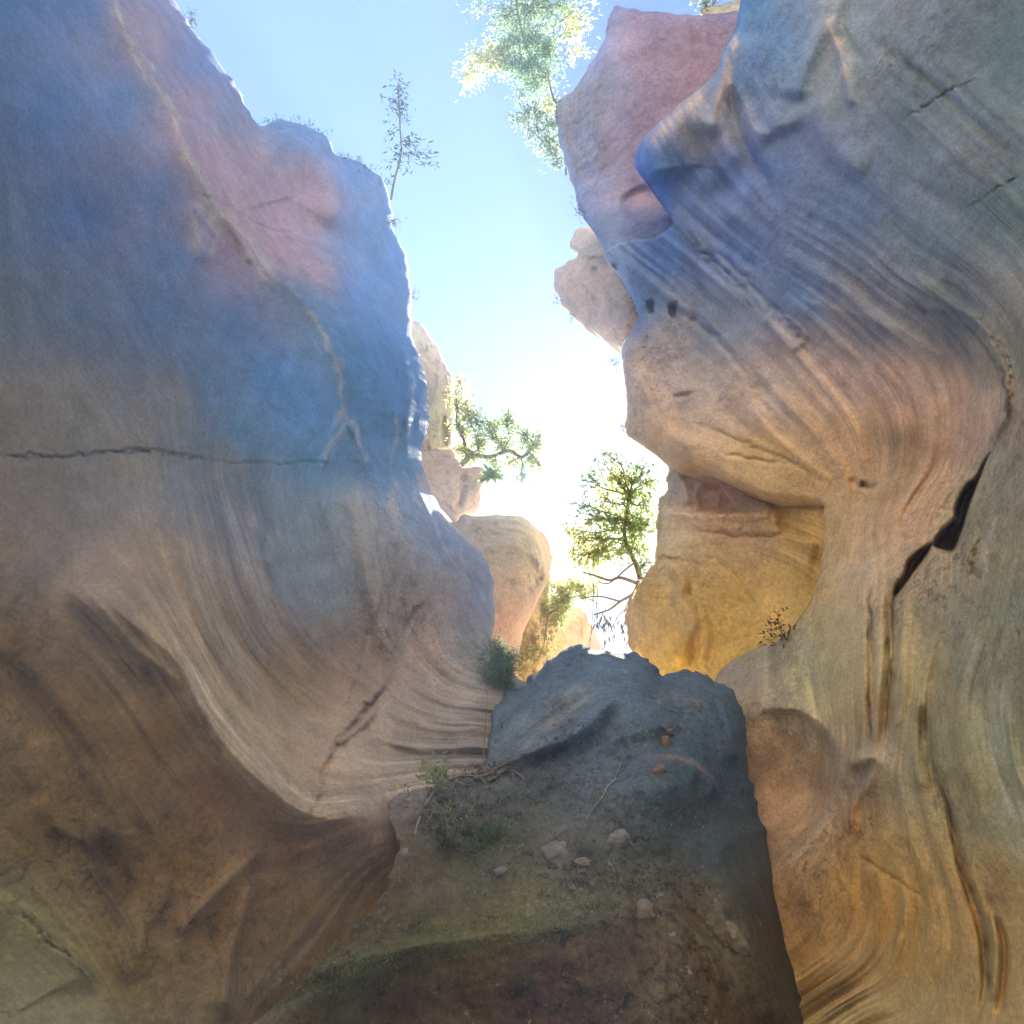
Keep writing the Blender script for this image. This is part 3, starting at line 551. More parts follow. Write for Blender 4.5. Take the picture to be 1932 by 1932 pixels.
right_tints = [(1400, 0, 0.086, 0.209, 0.408), (1480, 80, 0.086, 0.199, 0.419), (1560, 60, 0.231, 0.289, 0.349), (1600, 150, 0.217, 0.280, 0.339), (1400, 150, 0.086, 0.191, 0.398), (1300, 230, 0.260, 0.279, 0.338), (1370, 200, 0.239, 0.261, 0.329), (1250, 310, 0.050, 0.155, 0.454), (1350, 320, 0.071, 0.155, 0.431), (1470, 330, 0.094, 0.173, 0.399), (1550, 270, 0.152, 0.208, 0.364), (1600, 400, 0.102, 0.191, 0.375), (1250, 480, 0.071, 0.172, 0.453), (1400, 470, 0.079, 0.163, 0.408), (1500, 550, 0.094, 0.191, 0.398), (1700, 200, 0.132, 0.192, 0.255), (1900, 100, 0.097, 0.158, 0.191), (1900, 400, 0.097, 0.158, 0.191), (1750, 450, 0.111, 0.175, 0.245), (1800, 600, 0.118, 0.175, 0.224), (1650, 620, 0.131, 0.192, 0.277), (1350, 620, 0.173, 0.252, 0.373), (1250, 650, 0.349, 0.322, 0.312), (1210, 580, 0.100, 0.217, 0.429), (1200, 720, 0.555, 0.444, 0.378), (1200, 800, 0.784, 0.561, 0.345), (1300, 750, 0.443, 0.399, 0.376), (1450, 760, 0.531, 0.433, 0.381), (1600, 720, 0.494, 0.396, 0.373), (1700, 720, 0.497, 0.385, 0.336), (1300, 850, 0.744, 0.576, 0.346), (1430, 880, 0.786, 0.590, 0.279), (1500, 910, 0.863, 0.601, 0.248), (1600, 850, 0.747, 0.538, 0.335), (1750, 830, 0.723, 0.500, 0.339), (1850, 780, 0.513, 0.387, 0.297), (1900, 700, 0.182, 0.208, 0.190), (1570, 980, 0.820, 0.625, 0.313), (1650, 960, 0.746, 0.550, 0.335), (1700, 960, 0.682, 0.529, 0.340), (1530, 1100, 0.748, 0.581, 0.269), (1610, 1080, 0.460, 0.402, 0.312), (1700, 1010, 0.449, 0.365, 0.315), (1900, 900, 0.228, 0.269, 0.222), (1850, 1000, 0.254, 0.280, 0.206), (1750, 1080, 0.460, 0.403, 0.299), (1800, 1180, 0.228, 0.269, 0.222), (1900, 1150, 0.182, 0.223, 0.176), (1840, 1250, 0.228, 0.269, 0.222), (1600, 1200, 0.474, 0.418, 0.271), (1620, 1330, 0.574, 0.475, 0.275), (1700, 1250, 0.571, 0.513, 0.285), (1480, 1230, 0.301, 0.300, 0.265), (1400, 1280, 0.289, 0.288, 0.267), (1520, 1260, 0.349, 0.430, 0.191), (1450, 1310, 0.413, 0.357, 0.254), (1480, 1420, 0.620, 0.470, 0.330), (1500, 1520, 0.620, 0.470, 0.330), (1450, 1600, 0.620, 0.470, 0.330), (1560, 1480, 0.620, 0.470, 0.330), (1600, 1400, 0.471, 0.415, 0.323), (1640, 1440, 0.491, 0.449, 0.370), (1780, 1400, 0.279, 0.306, 0.190), (1900, 1400, 0.241, 0.295, 0.206), (1880, 1550, 0.345, 0.399, 0.281), (1850, 1500, 0.307, 0.293, 0.164), (1700, 1480, 0.448, 0.420, 0.261), (1600, 1560, 0.573, 0.379, 0.166), (1650, 1600, 0.728, 0.534, 0.210), (1540, 1660, 0.392, 0.265, 0.123), (1500, 1720, 0.368, 0.223, 0.114), (1580, 1680, 0.841, 0.492, 0.109), (1640, 1720, 0.879, 0.544, 0.144), (1700, 1700, 0.900, 0.596, 0.194), (1560, 1800, 0.747, 0.520, 0.196), (1600, 1900, 0.682, 0.576, 0.278), (1720, 1820, 0.774, 0.547, 0.192), (1740, 1900, 0.641, 0.537, 0.269), (1800, 1720, 0.631, 0.452, 0.196), (1880, 1700, 0.363, 0.266, 0.124), (1900, 1850, 0.373, 0.302, 0.146), (1840, 1900, 0.591, 0.453, 0.212)]  # blues paint sky glare; tans lightened in place of bounced sunlight
right_fields = [(1400, 50, .4, .3), (1300, 300, .3, .2), (1600, 100, .5, .5), (1800, 200, .8, .3), (1500, 400, .35, .2), (1700, 350, .4, .3), (1250, 500, .7, .2), (1450, 600, .75, .2), (1700, 600, .8, .2), (1250, 700, .6, .6), (1500, 800, 1.2, .2), (1750, 800, .9, .25), (1400, 880, .6, .4), (1600, 950, 1.0, .4), (1800, 1150, .5, 1.0), (1900, 1100, .5, 1.1), (1850, 950, .9, .6), (1600, 1150, .6, .6),
    (1450, 1260, .5, 1.0), (1620, 1300, .7, .5), (1700, 1350, .9, .4), (1850, 1400, 1.2, .4), (1480, 1450, .3, .3), (1580, 1580, .6, .9), (1650, 1550, .8, .8), (1640, 1750, 2.2, .25), (1550, 1850, 2.2, .2), (1700, 1850, 2.0, .2), (1800, 1600, 1.0, .3), (1900, 1800, .8, .3), (1530, 1700, .6, .7)]
def nr_right(u, v): return np.where((v > 398) & (v < 500) & (u < 1275), .12, 1.0) * sstep((1500 - v) / 100) * sstep((2200 - u) / 60) * (1 - 0.7 * sstep((v - 880) / 60) * sstep((1150 - v) / 60))
right_streaks = [([(1430, 1660), (1500, 1620), (1560, 1540), (1590, 1450), (1575, 1390)], 9, (.62, .54, .42), .6), ([(1610, 1560), (1606, 1650), (1590, 1720), (1540, 1780), (1480, 1820)], 13, (.62, .40, .12), .75), ([(1655, 1610), (1660, 1700), (1630, 1790), (1570, 1850), (1500, 1885)], 10, (.60, .42, .16), .7), ([(1700, 1640), (1710, 1720), (1680, 1810), (1610, 1880), (1520, 1925)], 10, (.58, .44, .20), .7), ([(1745, 1700), (1740, 1800), (1690, 1890), (1620, 1950)], 9, (.56, .45, .24), .6),
    ([(1630, 1600), (1632, 1680), (1600, 1760), (1550, 1810)], 6, (.34, .22, .10), .6), ([(1680, 1640), (1684, 1720), (1650, 1800), (1590, 1860)], 6, (.32, .23, .12), .6), 
    ([(1765, 1440), (1785, 1520), (1805, 1600), (1830, 1690), (1855, 1770), (1858, 1860), (1840, 1950)], 8, (.10, .08, .05), .8), ([(1900, 1250), (1880, 1400), (1910, 1550), (1960, 1680)], 22, (.42, .47, .40), .6), ([(1850, 1180), (1830, 1300), (1850, 1400)], 12, (.38, .42, .36), .5), ([(1700, 1100), (1692, 1250), (1685, 1400), (1650, 1470)], 7, (.52, .47, .32), .7), ([(1642, 1090), (1640, 1250), (1644, 1420)], 5, (.11, .09, .07), .8), ([(1705, 1075), (1682, 1140), (1681, 1270), (1668, 1400)], 6, (.11, .09, .07), .8), ([(1755, 1290), (1745, 1380), (1765, 1480), (1785, 1560)], 7, (.13, .12, .08), .7), ([(1880, 960), (1860, 1060), (1850, 1120)], 5, (.45, .45, .40), .6),
    ([(1430, 560), (1560, 640), (1700, 740), (1780, 820)], 10, (.18, .18, .2), .4), ([(1700, 560), (1800, 610), (1870, 670), (1900, 740), (1890, 820)], 5, (.08, .08, .09), .8), ([(1470, 700), (1530, 780), (1580, 860), (1600, 940), (1605, 1000)], 7, (.66, .50, .34), .6), ([(1560, 700), (1640, 780), (1680, 860), (1670, 950)], 6, (.34, .22, .16), .5), ([(1700, 740), (1740, 800), (1740, 870)], 6, (.32, .22, .16), .5),
    ([(1450, 600), (1520, 660), (1600, 730)], 5, (.5, .5, .5), .4), ([(1560, 20), (1580, 90), (1600, 160)], 12, (.46, .38, .34), .6), ([(1395, 50), (1375, 110), (1365, 180), (1350, 240)], 8, (.50, .40, .34), .6), ([(1330, 170), (1270, 225), (1220, 280)], 14, (.50, .42, .36), .6), ([(1250, 400), (1300, 450), (1380, 530), (1450, 600)], 6, (.08, .12, .2), .6), ([(1300, 430), (1380, 500), (1470, 590)], 5, (.28, .36, .48), .5),
    ([(1640, 60), (1720, 130), (1800, 200), (1932, 320)], 10, (.11, .12, .12), .6), ([(1700, 160), (1800, 260), (1932, 400)], 8, (.11, .12, .12), .5), ([(1500, 1190), (1530, 1250), (1540, 1300)], 12, (.48, .48, .42), .5)]
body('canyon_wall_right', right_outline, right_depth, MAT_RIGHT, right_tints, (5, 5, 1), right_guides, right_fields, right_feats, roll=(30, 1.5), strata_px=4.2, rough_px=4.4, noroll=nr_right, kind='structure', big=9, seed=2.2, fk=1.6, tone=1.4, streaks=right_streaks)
zR = o_z['canyon_wall_right']

# --- the block in the middle
mid_outline = [(905, 1452), (925, 1390), (932, 1340), (950, 1305), (985, 1290), (1000, 1277), (1020, 1256), (1041, 1238), (1070, 1225), (1100, 1218), (1123, 1229), (1175, 1231), (1204, 1234), (1224, 1245), (1237, 1262), (1250, 1274), (1270, 1267), (1296, 1264), (1319, 1270), (1342, 1272), (1358, 1287), (1378, 1297), (1397, 1337), (1404, 1362), (1409, 1441),
    (1427, 1497), (1437, 1549), (1446, 1588), (1459, 1670), (1478, 1750), (1500, 1840), (1530, 1932), (1620, 2250), (350, 2250), (400, 2050), (480, 1935), (560, 1862), (620, 1800), (680, 1738), (722, 1690), (740, 1640), (752, 1590), (735, 1550), (740, 1508), (800, 1486), (860, 1466)]
mid_depth = [(905, 1452, 6.2), (950, 1310, 7.7), (985, 1290, 8.2), (1100, 1222, 8.6), (1220, 1240, 8.6), (1340, 1275, 8.2), (1400, 1340, 7.6), (1410, 1440, 7.2), (1450, 1620, 6.4), (1500, 1840, 5.5), (1530, 1932, 5.1), (1620, 2250, 4.2), (740, 1500, 4.95), (830, 1475, 5.5), (745, 1640, 4.35), (620, 1800, 3.85), (480, 1935, 3.35), (350, 2250, 3.0),
    (1000, 1400, 6.7), (1100, 1300, 7.5), (1200, 1350, 6.8), (1300, 1330, 7.1), (1330, 1450, 6.2), (1100, 1480, 6.0), (900, 1560, 5.4), (1250, 1600, 5.5), (1350, 1700, 5.2), (1050, 1620, 5.1), (900, 1700, 4.7), (1200, 1740, 4.7), (800, 1800, 4.35), (1000, 1780, 4.35), (1000, 1850, 4.35), (1200, 1880, 4.3), (1400, 1880, 4.6), (700, 1900, 4.05), (1100, 1960, 4.2), (900, 2250, 3.5)]
mid_guides = [([(930, 1420), (990, 1350), (1080, 1290), (1200, 1262)], 0), ([(950, 1480), (1090, 1380), (1180, 1320), (1320, 1300)], 90), ([(800, 1600), (950, 1560), (1100, 1450), (1250, 1400), (1370, 1450)], 230), ([(650, 1800), (850, 1720), (1100, 1600), (1250, 1580), (1400, 1700)], 350), ([(560, 1900), (800, 1790), (1050, 1720), (1200, 1730), (1350, 1850), (1400, 1932)], 450)]
mid_feats = [('ridge', [(1060, 1620), (1150, 1530), (1250, 1480), (1330, 1470)], 50, 12), ('ridge', [(1180, 1260), (1230, 1340), (1280, 1380)], 26, 10), ('groove', [(760, 1680), (860, 1620), (960, 1600)], 30, 12), ('groove', [(1160, 1640), (1230, 1620), (1300, 1660)], 24, 10), ('lip', [(940, 1460), (1000, 1420), (1080, 1390), (1140, 1340), (1170, 1300)], 34, 12, 18), ('groove', [(975, 1450), (1050, 1425), (1110, 1400), (1160, 1340), (1175, 1310)], 14, 14),
    ('lip', [(1200, 1450), (1250, 1425), (1300, 1430), (1340, 1470), (1360, 1520)], 9, 40, 10), ('groove', [(1160, 1370), (1175, 1420), (1160, 1470)], 8, 7),
    ('lip', [(1290, 1290), (1350, 1330), (1380, 1380), (1390, 1450)], 30, 26, 14), ('groove', [(1330, 1300), (1355, 1340), (1372, 1400)], 8, 8),
    ('lip', [(1320, 1560), (1370, 1650), (1410, 1750), (1450, 1880), (1470, 1960)], 60, 40, 20), ('ridge', [(1240, 1690), (1290, 1740), (1340, 1800), (1370, 1880)], 14, 10), ('groove', [(1270, 1690), (1320, 1740), (1380, 1820)], 8, 8),
    ('lip', [(1120, 1570), (1000, 1680), (880, 1740), (760, 1790), (640, 1840), (560, 1880)], 55, 20, 6), ('lip', [(560, 1850), (700, 1800), (820, 1780), (950, 1760), (1100, 1740), (1200, 1720)], 8, 60, 16),
    ('groove', [(830, 1560), (840, 1600), (830, 1640)], 12, 14), ('groove', [(1040, 1480), (1120, 1560), (1100, 1600)], 30, 10), ('ridge', [(1150, 1250), (1100, 1290), (1010, 1340), (960, 1390)], 10, 6), ('groove', [(1000, 1300), (960, 1340), (945, 1400)], 12, 8)]
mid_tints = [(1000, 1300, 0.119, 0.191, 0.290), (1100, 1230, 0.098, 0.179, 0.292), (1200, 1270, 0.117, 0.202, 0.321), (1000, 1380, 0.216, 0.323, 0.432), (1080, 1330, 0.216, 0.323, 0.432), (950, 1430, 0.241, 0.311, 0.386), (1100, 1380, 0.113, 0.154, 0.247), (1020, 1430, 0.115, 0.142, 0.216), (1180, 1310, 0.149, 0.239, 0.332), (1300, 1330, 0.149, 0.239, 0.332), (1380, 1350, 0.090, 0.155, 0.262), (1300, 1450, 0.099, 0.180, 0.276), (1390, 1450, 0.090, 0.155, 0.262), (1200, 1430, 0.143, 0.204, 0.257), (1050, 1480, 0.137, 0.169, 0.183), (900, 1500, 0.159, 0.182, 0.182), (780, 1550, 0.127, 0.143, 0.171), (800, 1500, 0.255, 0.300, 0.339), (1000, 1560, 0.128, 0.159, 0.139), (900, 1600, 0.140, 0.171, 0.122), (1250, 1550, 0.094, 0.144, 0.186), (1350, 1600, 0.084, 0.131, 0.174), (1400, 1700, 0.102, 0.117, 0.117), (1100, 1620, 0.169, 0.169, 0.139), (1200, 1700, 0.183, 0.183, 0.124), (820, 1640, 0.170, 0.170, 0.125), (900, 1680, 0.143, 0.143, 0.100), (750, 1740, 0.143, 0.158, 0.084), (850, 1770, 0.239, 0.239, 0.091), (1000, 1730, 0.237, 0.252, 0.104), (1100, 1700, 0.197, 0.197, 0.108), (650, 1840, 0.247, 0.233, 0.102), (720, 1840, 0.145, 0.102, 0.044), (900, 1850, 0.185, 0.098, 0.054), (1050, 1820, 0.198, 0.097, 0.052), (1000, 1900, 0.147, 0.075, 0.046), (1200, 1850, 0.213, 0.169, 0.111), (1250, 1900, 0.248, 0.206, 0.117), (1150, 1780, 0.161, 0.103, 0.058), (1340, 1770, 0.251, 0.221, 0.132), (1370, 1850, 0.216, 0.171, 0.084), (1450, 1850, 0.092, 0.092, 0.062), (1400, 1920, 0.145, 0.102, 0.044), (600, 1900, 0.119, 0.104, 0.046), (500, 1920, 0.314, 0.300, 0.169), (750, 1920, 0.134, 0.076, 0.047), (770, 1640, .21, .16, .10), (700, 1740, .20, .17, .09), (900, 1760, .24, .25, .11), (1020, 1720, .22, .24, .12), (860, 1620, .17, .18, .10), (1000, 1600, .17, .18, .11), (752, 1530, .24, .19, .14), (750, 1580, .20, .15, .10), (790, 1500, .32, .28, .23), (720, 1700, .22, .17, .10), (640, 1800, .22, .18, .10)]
mid_fields = [(1000, 1350, 1.0, .5), (1200, 1300, .7, .6), (1300, 1450, .3, .3), (1400, 1600, .2, .2), (1100, 1450, .5, .8), (900, 1600, .4, 1.0), (1200, 1650, .4, .9), (800, 1750, .6, .9), (1000, 1850, .3, 1.2), (1250, 1850, .3, 1.1), (1400, 1850, .3, .5), (600, 1880, .5, .9)]
def nr_mid(u, v): return np.where((u < 830) & (v > 1330), 0.06, np.where((u < 960) & (v > 1330), 0.3, 1.0)) * sstep((2150 - v) / 60)
mid_streaks = [([(960, 1420), (1020, 1370), (1080, 1330), (1120, 1290)], 22, (.33, .37, .38), .8), ([(970, 1450), (1050, 1420), (1120, 1385), (1170, 1320)], 14, (.07, .07, .09), .8), ([(560, 1870), (700, 1800), (850, 1765), (1000, 1740), (1120, 1710)], 34, (.22, .23, .11), .6), ([(1210, 1440), (1260, 1428), (1310, 1440), (1345, 1480)], 7, (.34, .30, .30), .6), ([(1230, 1310), (1300, 1320), (1340, 1350)], 12, (.27, .29, .30), .5), ([(520, 1915), (640, 1850), (740, 1830)], 10, (.36, .38, .28), .6), ([(740, 1500), (800, 1488), (880, 1468)], 8, (.40, .38, .35), .6), ([(1260, 1900), (1230, 1840), (1270, 1800)], 26, (.28, .26, .19), .6), ([(1330, 1760), (1370, 1830), (1380, 1880)], 14, (.26, .25, .17), .6), ([(1050, 1560), (1110, 1620), (1080, 1660)], 16, (.07, .075, .07), .6), ([(1030, 1230), (1120, 1232), (1200, 1244)], 8, (.05, .055, .06), .7)]
body('boulder', mid_outline, mid_depth, MAT_MID, mid_tints, (0.6, 5, -1.5), mid_guides, mid_fields, mid_feats, roll=(42, 1.8), strata_px=3.6, rough_px=7.5, noroll=nr_mid, big=12, fk=1.8, tone=1.0, streaks=mid_streaks, seed=4.1, edge_noise=3.4,
     label='huge dark grey boulder with moss and cobbles filling the bottom middle between the canyon walls', cat='boulder')
zM = [f for k, f in o_z.items() if k.startswith('boulder')][0]

# --- right upper slab
slab_out = [(1400, 22), (1335, 28), (1285, 27), (1240, 22), (1200, 18), (1157, 14), (1147, 45), (1138, 75), (1118, 115), (1090, 160), (1070, 178), (1051, 198), (1049, 225), (1058, 270), (1067, 320), (1084, 362), (1095, 395), (1120, 440), (1200, 520), (1400, 520), (1520, 300), (1500, 40)]
slab_depth = [(1157, 16, 17.0), (1300, 26, 15.5), (1400, 20, 15.0), (1050, 200, 18.2), (1060, 280, 17.6), (1090, 370, 16.8), (1108, 400, 15.6), (1120, 440, 14.9), (1160, 480, 14.5), (1210, 440, 14.3), (1255, 430, 13.8), (1230, 400, 14.6), (1150, 130, 16.2), (1125, 240, 16.6), (1200, 250, 15.4), (1200, 360, 15.5), (1300, 200, 14.8), (1400, 500, 13.8), (1520, 300, 14)]
slab_feats = [('lip', [(1150, 40), (1140, 90), (1122, 150), (1118, 210), (1128, 260), (1120, 310), (1105, 345)], 30, 40, 16), ('groove', [(1118, 205), (1102, 170), (1110, 140)], 5, 6), ('pit', [(1170, 370), (1222, 343), (1270, 400), (1240, 420), (1180, 410)], 14, 16), ('groove', [(1070, 240), (1100, 230), (1110, 200)], 3, 5), ('ridge', [(1062, 230), (1080, 300), (1090, 350)], 6, 6)]
slab_t = [(1080, 220, 0.29, 0.30, 0.33), (1100, 320, 0.29, 0.30, 0.33), (1110, 160, 0.28, 0.29, 0.34), (1145, 50, 0.20, 0.23, 0.38), (1140, 130, 0.20, 0.24, 0.43), (1250, 30, 0.24, 0.22, 0.33), (1200, 100, 0.31, 0.24, 0.31), (1300, 80, 0.31, 0.24, 0.31), (1180, 250, 0.29, 0.24, 0.36), (1280, 160, 0.31, 0.24, 0.33), (1170, 330, 0.28, 0.24, 0.35), (1112, 375, 0.20, 0.21, 0.38), (1220, 375, 0.50, 0.34, 0.32), (1190, 385, 0.48, 0.32, 0.31), (1150, 378, 0.36, 0.27, 0.32), (1125, 420, 0.14, 0.19, 0.38), (1180, 420, 0.14, 0.19, 0.38), (1250, 425, 0.16, 0.20, 0.38), (1170, 470, 0.14, 0.19, 0.38), (1105, 400, .10, .2, .38), (1150, 408, .12, .2, .38), (1190, 418, .12, .2, .38), (1235, 425, .12, .2, .38), (1130, 445, .10, .2, .38), (1200, 445, .10, .2, .38), (1260, 440, .10, .2, .38)]  # blue tints carry painted sky glare over the pinkish rock
body('rock_buttress', slab_out, slab_depth, MAT_FAR, slab_t, (5, 3, 1), None, [(1080, 250, .8, .6), (1250, 150, .4, .45)], slab_feats, roll=(20, 1.4), strata_px=2.5, rough_px=3.4, big=7, seed=6.2, edge_noise=2.2,
     label='pinkish square-topped rock buttress high on the right above the dark nose', cat='rock')
# --- pale knobby outcrop behind the right wall
o_out = [(1110, 428), (1098, 428), (1086, 436), (1077, 452), (1082, 470), (1090, 478), (1080, 492), (1064, 500), (1050, 508), (1044, 528), (1050, 550), (1058, 568), (1070, 588), (1086, 602), (1104, 618), (1133, 640), (1158, 652), (1175, 662), (1200, 690), (1290, 660), (1260, 540), (1180, 450)]
o_dep = [(1086, 440, 19.0), (1050, 520, 18.5), (1090, 590, 18.0), (1170, 655, 17.4), (1150, 540, 17.0), (1260, 560, 16), (1110, 500, 17.4), (1290, 660, 16), (1130, 600, 17.2)]
o_f = [('groove', [(1086, 482), (1105, 492), (1130, 490), (1160, 505)], 4, 14), ('pit', [(1112, 505), (1125, 502), (1130, 512), (1118, 518)], 6, 8), ('groove', [(1095, 460), (1110, 480), (1108, 495)], 4, 8), ('ridge', [(1056, 520), (1080, 560), (1120, 600)], 14, 9), ('groove', [(1110, 545), (1150, 560), (1190, 600)], 4, 7), ('groove', [(1090, 530), (1120, 560), (1125, 580)], 3, 6)]
body('rock_outcrop', o_out, o_dep, MAT_FAR, [(1100, 450, .52, .42, .33), (1070, 530, .50, .38, .32), (1150, 540, .54, .44, .34), (1100, 600, .42, .33, .28), (1160, 640, .42, .34, .30), (1190, 600, .38, .33, .31)], (5, 4, 0), None, [(1100, 540, .5, .7)], o_f,
     roll=(18, 1.6), strata_px=2.5, rough_px=3.5, big=7, seed=7.3, edge_noise=2.0, step=2.6, label='pale knobby rock outcrop jutting into the sky behind the blue right wall', cat='rock')
# --- honey coloured wall seen below the right overhang
y_out = [(1240, 850), (1257, 876), (1259, 905), (1255, 925), (1243, 944), (1239, 962), (1236, 981), (1240, 1010), (1233, 1053), (1222, 1078), (1205, 1100), (1195, 1120), (1187, 1137), (1181, 1157), (1184, 1185), (1185, 1209), (1192, 1226), (1215, 1245), (1240, 1290), (1300, 1340), (1460, 1340), (1620, 1240), (1640, 950), (1450, 850)]
y_dep = [(1250, 870, 14.6), (1255, 925, 14.2), (1238, 985, 14.2), (1233, 1053, 13.6), (1185, 1140, 13.8), (1184, 1200, 12.9), (1250, 1280, 11.4), (1330, 930, 13.4), (1400, 930, 13.4), (1540, 955, 10.1), (1550, 1050, 9.9), (1340, 1000, 12.5), (1400, 1040, 12.2), (1500, 1000, 10.9), (1300, 1100, 12.0), (1270, 1150, 11.6), (1400, 1150, 11.6), (1500, 1120, 10.5), (1350, 1240, 10.8), (1440, 1200, 10.3), (1640, 950, 9.7), (1620, 1240, 9.8), (1450, 850, 12)]
y_f = [('lip', [(1238, 966), (1300, 967), (1360, 969), (1420, 966), (1475, 962)], 6, 26, 26), ('groove', [(1236, 962), (1320, 964), (1400, 964), (1470, 958)], 4, 16), ('pit', [(1405, 930), (1470, 940), (1556, 952), (1552, 965), (1480, 958), (1410, 942)], 8, 14), ('lip', [(1480, 962), (1465, 985), (1475, 1005), (1510, 1020), (1550, 1030)], 6, 60, 18),
    ('pit', [(1330, 905), (1352, 905), (1380, 945), (1370, 962), (1322, 960), (1312, 930)], 10, 20), ('groove', [(1310, 1000), (1420, 1012), (1500, 1010), (1550, 1030)], 4, 9), ('lip', [(1270, 890), (1290, 915), (1296, 955)], 8, 12, 14), ('lip', [(1345, 915), (1358, 935), (1350, 958)], 6, 8, 12),
    ('ridge', [(1245, 1056), (1275, 1072), (1290, 1100), (1283, 1125), (1300, 1150), (1310, 1180), (1290, 1220), (1270, 1260)], 12, 20), ('groove', [(1232, 1050), (1262, 1055), (1290, 1058)], 4, 12), ('groove', [(1262, 1075), (1270, 1100), (1262, 1130), (1240, 1160)], 9, 12), ('ridge', [(1320, 1150), (1335, 1200), (1320, 1250)], 9, 9), ('groove', [(1300, 1170), (1312, 1220), (1300, 1260)], 6, 10),
    ('groove', [(1350, 1050), (1400, 1110), (1420, 1180)], 6, 4), ('groove', [(1420, 1060), (1400, 1120), (1420, 1200)], 14, 4), ('ridge', [(1205, 1110), (1215, 1160), (1210, 1210)], 14, 10), ('pit', [(1238, 1120), (1245, 1112), (1244, 1135), (1236, 1142)], 4, 6)]
body('rock_wall', y_out, y_dep, MAT_FAR,[(1260, 900, 0.345, 0.321, 0.285), (1300, 930, 0.366, 0.330, 0.294), (1350, 930, 0.370, 0.274, 0.286), (1260, 1000, 0.366, 0.342, 0.282), (1350, 985, 0.437, 0.317, 0.245), (1400, 1000, 0.415, 0.319, 0.235), (1510, 985, 0.595, 0.415, 0.139), (1440, 1030, 0.438, 0.354, 0.198), (1300, 1040, 0.479, 0.395, 0.215), (1220, 1130, 0.614, 0.458, 0.158), (1300, 1120, 0.633, 0.489, 0.177), (1400, 1130, 0.633, 0.489, 0.177), (1500, 1100, 0.592, 0.448, 0.160), (1300, 1240, 0.684, 0.468, 0.108), (1420, 1220, 0.638, 0.458, 0.134), (1190, 1150, 0.419, 0.299, 0.203)], (5, 4, 0),
     [([(1240, 980), (1350, 990), (1500, 1010)], 0), ([(1240, 1060), (1330, 1040), (1440, 1060), (1530, 1120)], 60), ([(1290, 1080), (1370, 1110), (1420, 1180), (1430, 1230)], 130), ([(1190, 1150), (1230, 1200), (1260, 1260)], 220), ([(1250, 900), (1400, 910), (1550, 940)], -60)],
     [(1300, 920, .4, 1.0), (1300, 1000, .5, .7), (1400, 1120, .9, .15), (1290, 1180, .6, .8), (1220, 1150, .5, .3), (1480, 1100, .8, .1)], y_f, roll=(22, 1.5), strata_px=2.8, rough_px=3.6, big=6, seed=8.8, tone=2.1, fk=1.4, edge_noise=1.8, step=2.8, label='honey yellow rock wall with a broken ledge across it, under the right overhang', cat='rock wall')
# --- far rocks on the left of the gap
body('rock_pinnacle', [(770, 596), (779, 602), (793, 611), (808, 628), (820, 648), (828, 655), (836, 678), (849, 698), (854, 724), (856, 753), (857, 796), (851, 827), (847, 846), (800, 856), (730, 850), (720, 600)], [(780, 605, 22), (850, 700, 23.5), (855, 800, 22.5), (790, 850, 20.5), (800, 720, 21), (720, 700, 19), (825, 760, 21.6)],
     MAT_FAR, [(790, 625, .46, .42, .32), (815, 690, .50, .43, .34), (845, 720, .38, .32, .28), (835, 800, .33, .28, .25), (815, 800, .56, .49, .34), (810, 840, .58, .50, .34), (850, 760, .44, .40, .26)], (-4, 6, -1), None, [(800, 660, .9, .5), (830, 780, .4, 1.0)],
     [('groove', [(780, 665), (800, 660), (822, 650)], 3, 14), ('lip', [(830, 670), (828, 720), (815, 760), (800, 800)], 5, 10, 16), ('pit', [(832, 790), (842, 785), (850, 810), (845, 842), (832, 842), (828, 815)], 6, 18), ('ridge', [(846, 705), (851, 730), (842, 750)], 7, 12), ('groove', [(788, 610), (798, 640), (802, 660)], 3, 7)],
     roll=(10, 1.6), strata_px=2.5, rough_px=3.5, step=2.2, big=5, seed=9.9, edge_noise=1.6, label='tall jagged sunlit rock pinnacle behind the blue left wall, topmost of the far left rocks', cat='rock')
body('rock_block', [(770, 846), (807, 850), (830, 847), (850, 846), (859, 856), (866, 872), (874, 882), (895, 882), (913, 885), (917, 900), (914, 924), (907, 940), (905, 960), (890, 971), (870, 977), (860, 990), (800, 1010), (770, 900)], [(810, 855, 20), (870, 880, 19.5), (915, 890, 20), (905, 960, 18.8), (860, 980, 18), (830, 930, 18), (770, 900, 17)],
     MAT_FAR, [(830, 880, .46, .36, .26), (850, 930, .50, .40, .30), (885, 930, .52, .42, .30), (878, 905, .34, .26, .26), (900, 890, .40, .32, .26), (890, 960, .42, .33, .28)], (-4, 6, -1), None, [(850, 920, .4, .5)],
     [('groove', [(876, 885), (874, 905), (872, 930), (868, 965)], 5, 18), ('groove', [(812, 862), (850, 866), (870, 885)], 3, 8), ('lip', [(875, 888), (895, 905), (908, 935)], 8, 8, 8), ('groove', [(830, 945), (850, 960), (862, 975)], 3, 8), ('groove', [(815, 900), (835, 895), (860, 900)], 2.5, 4)],
     roll=(12, 1.6), strata_px=1.6, rough_px=2.6, step=2.2, big=5, seed=11.3, edge_noise=1.4, label='split tan rock block below the pinnacle, with the agave growing on its right end', cat='rock')
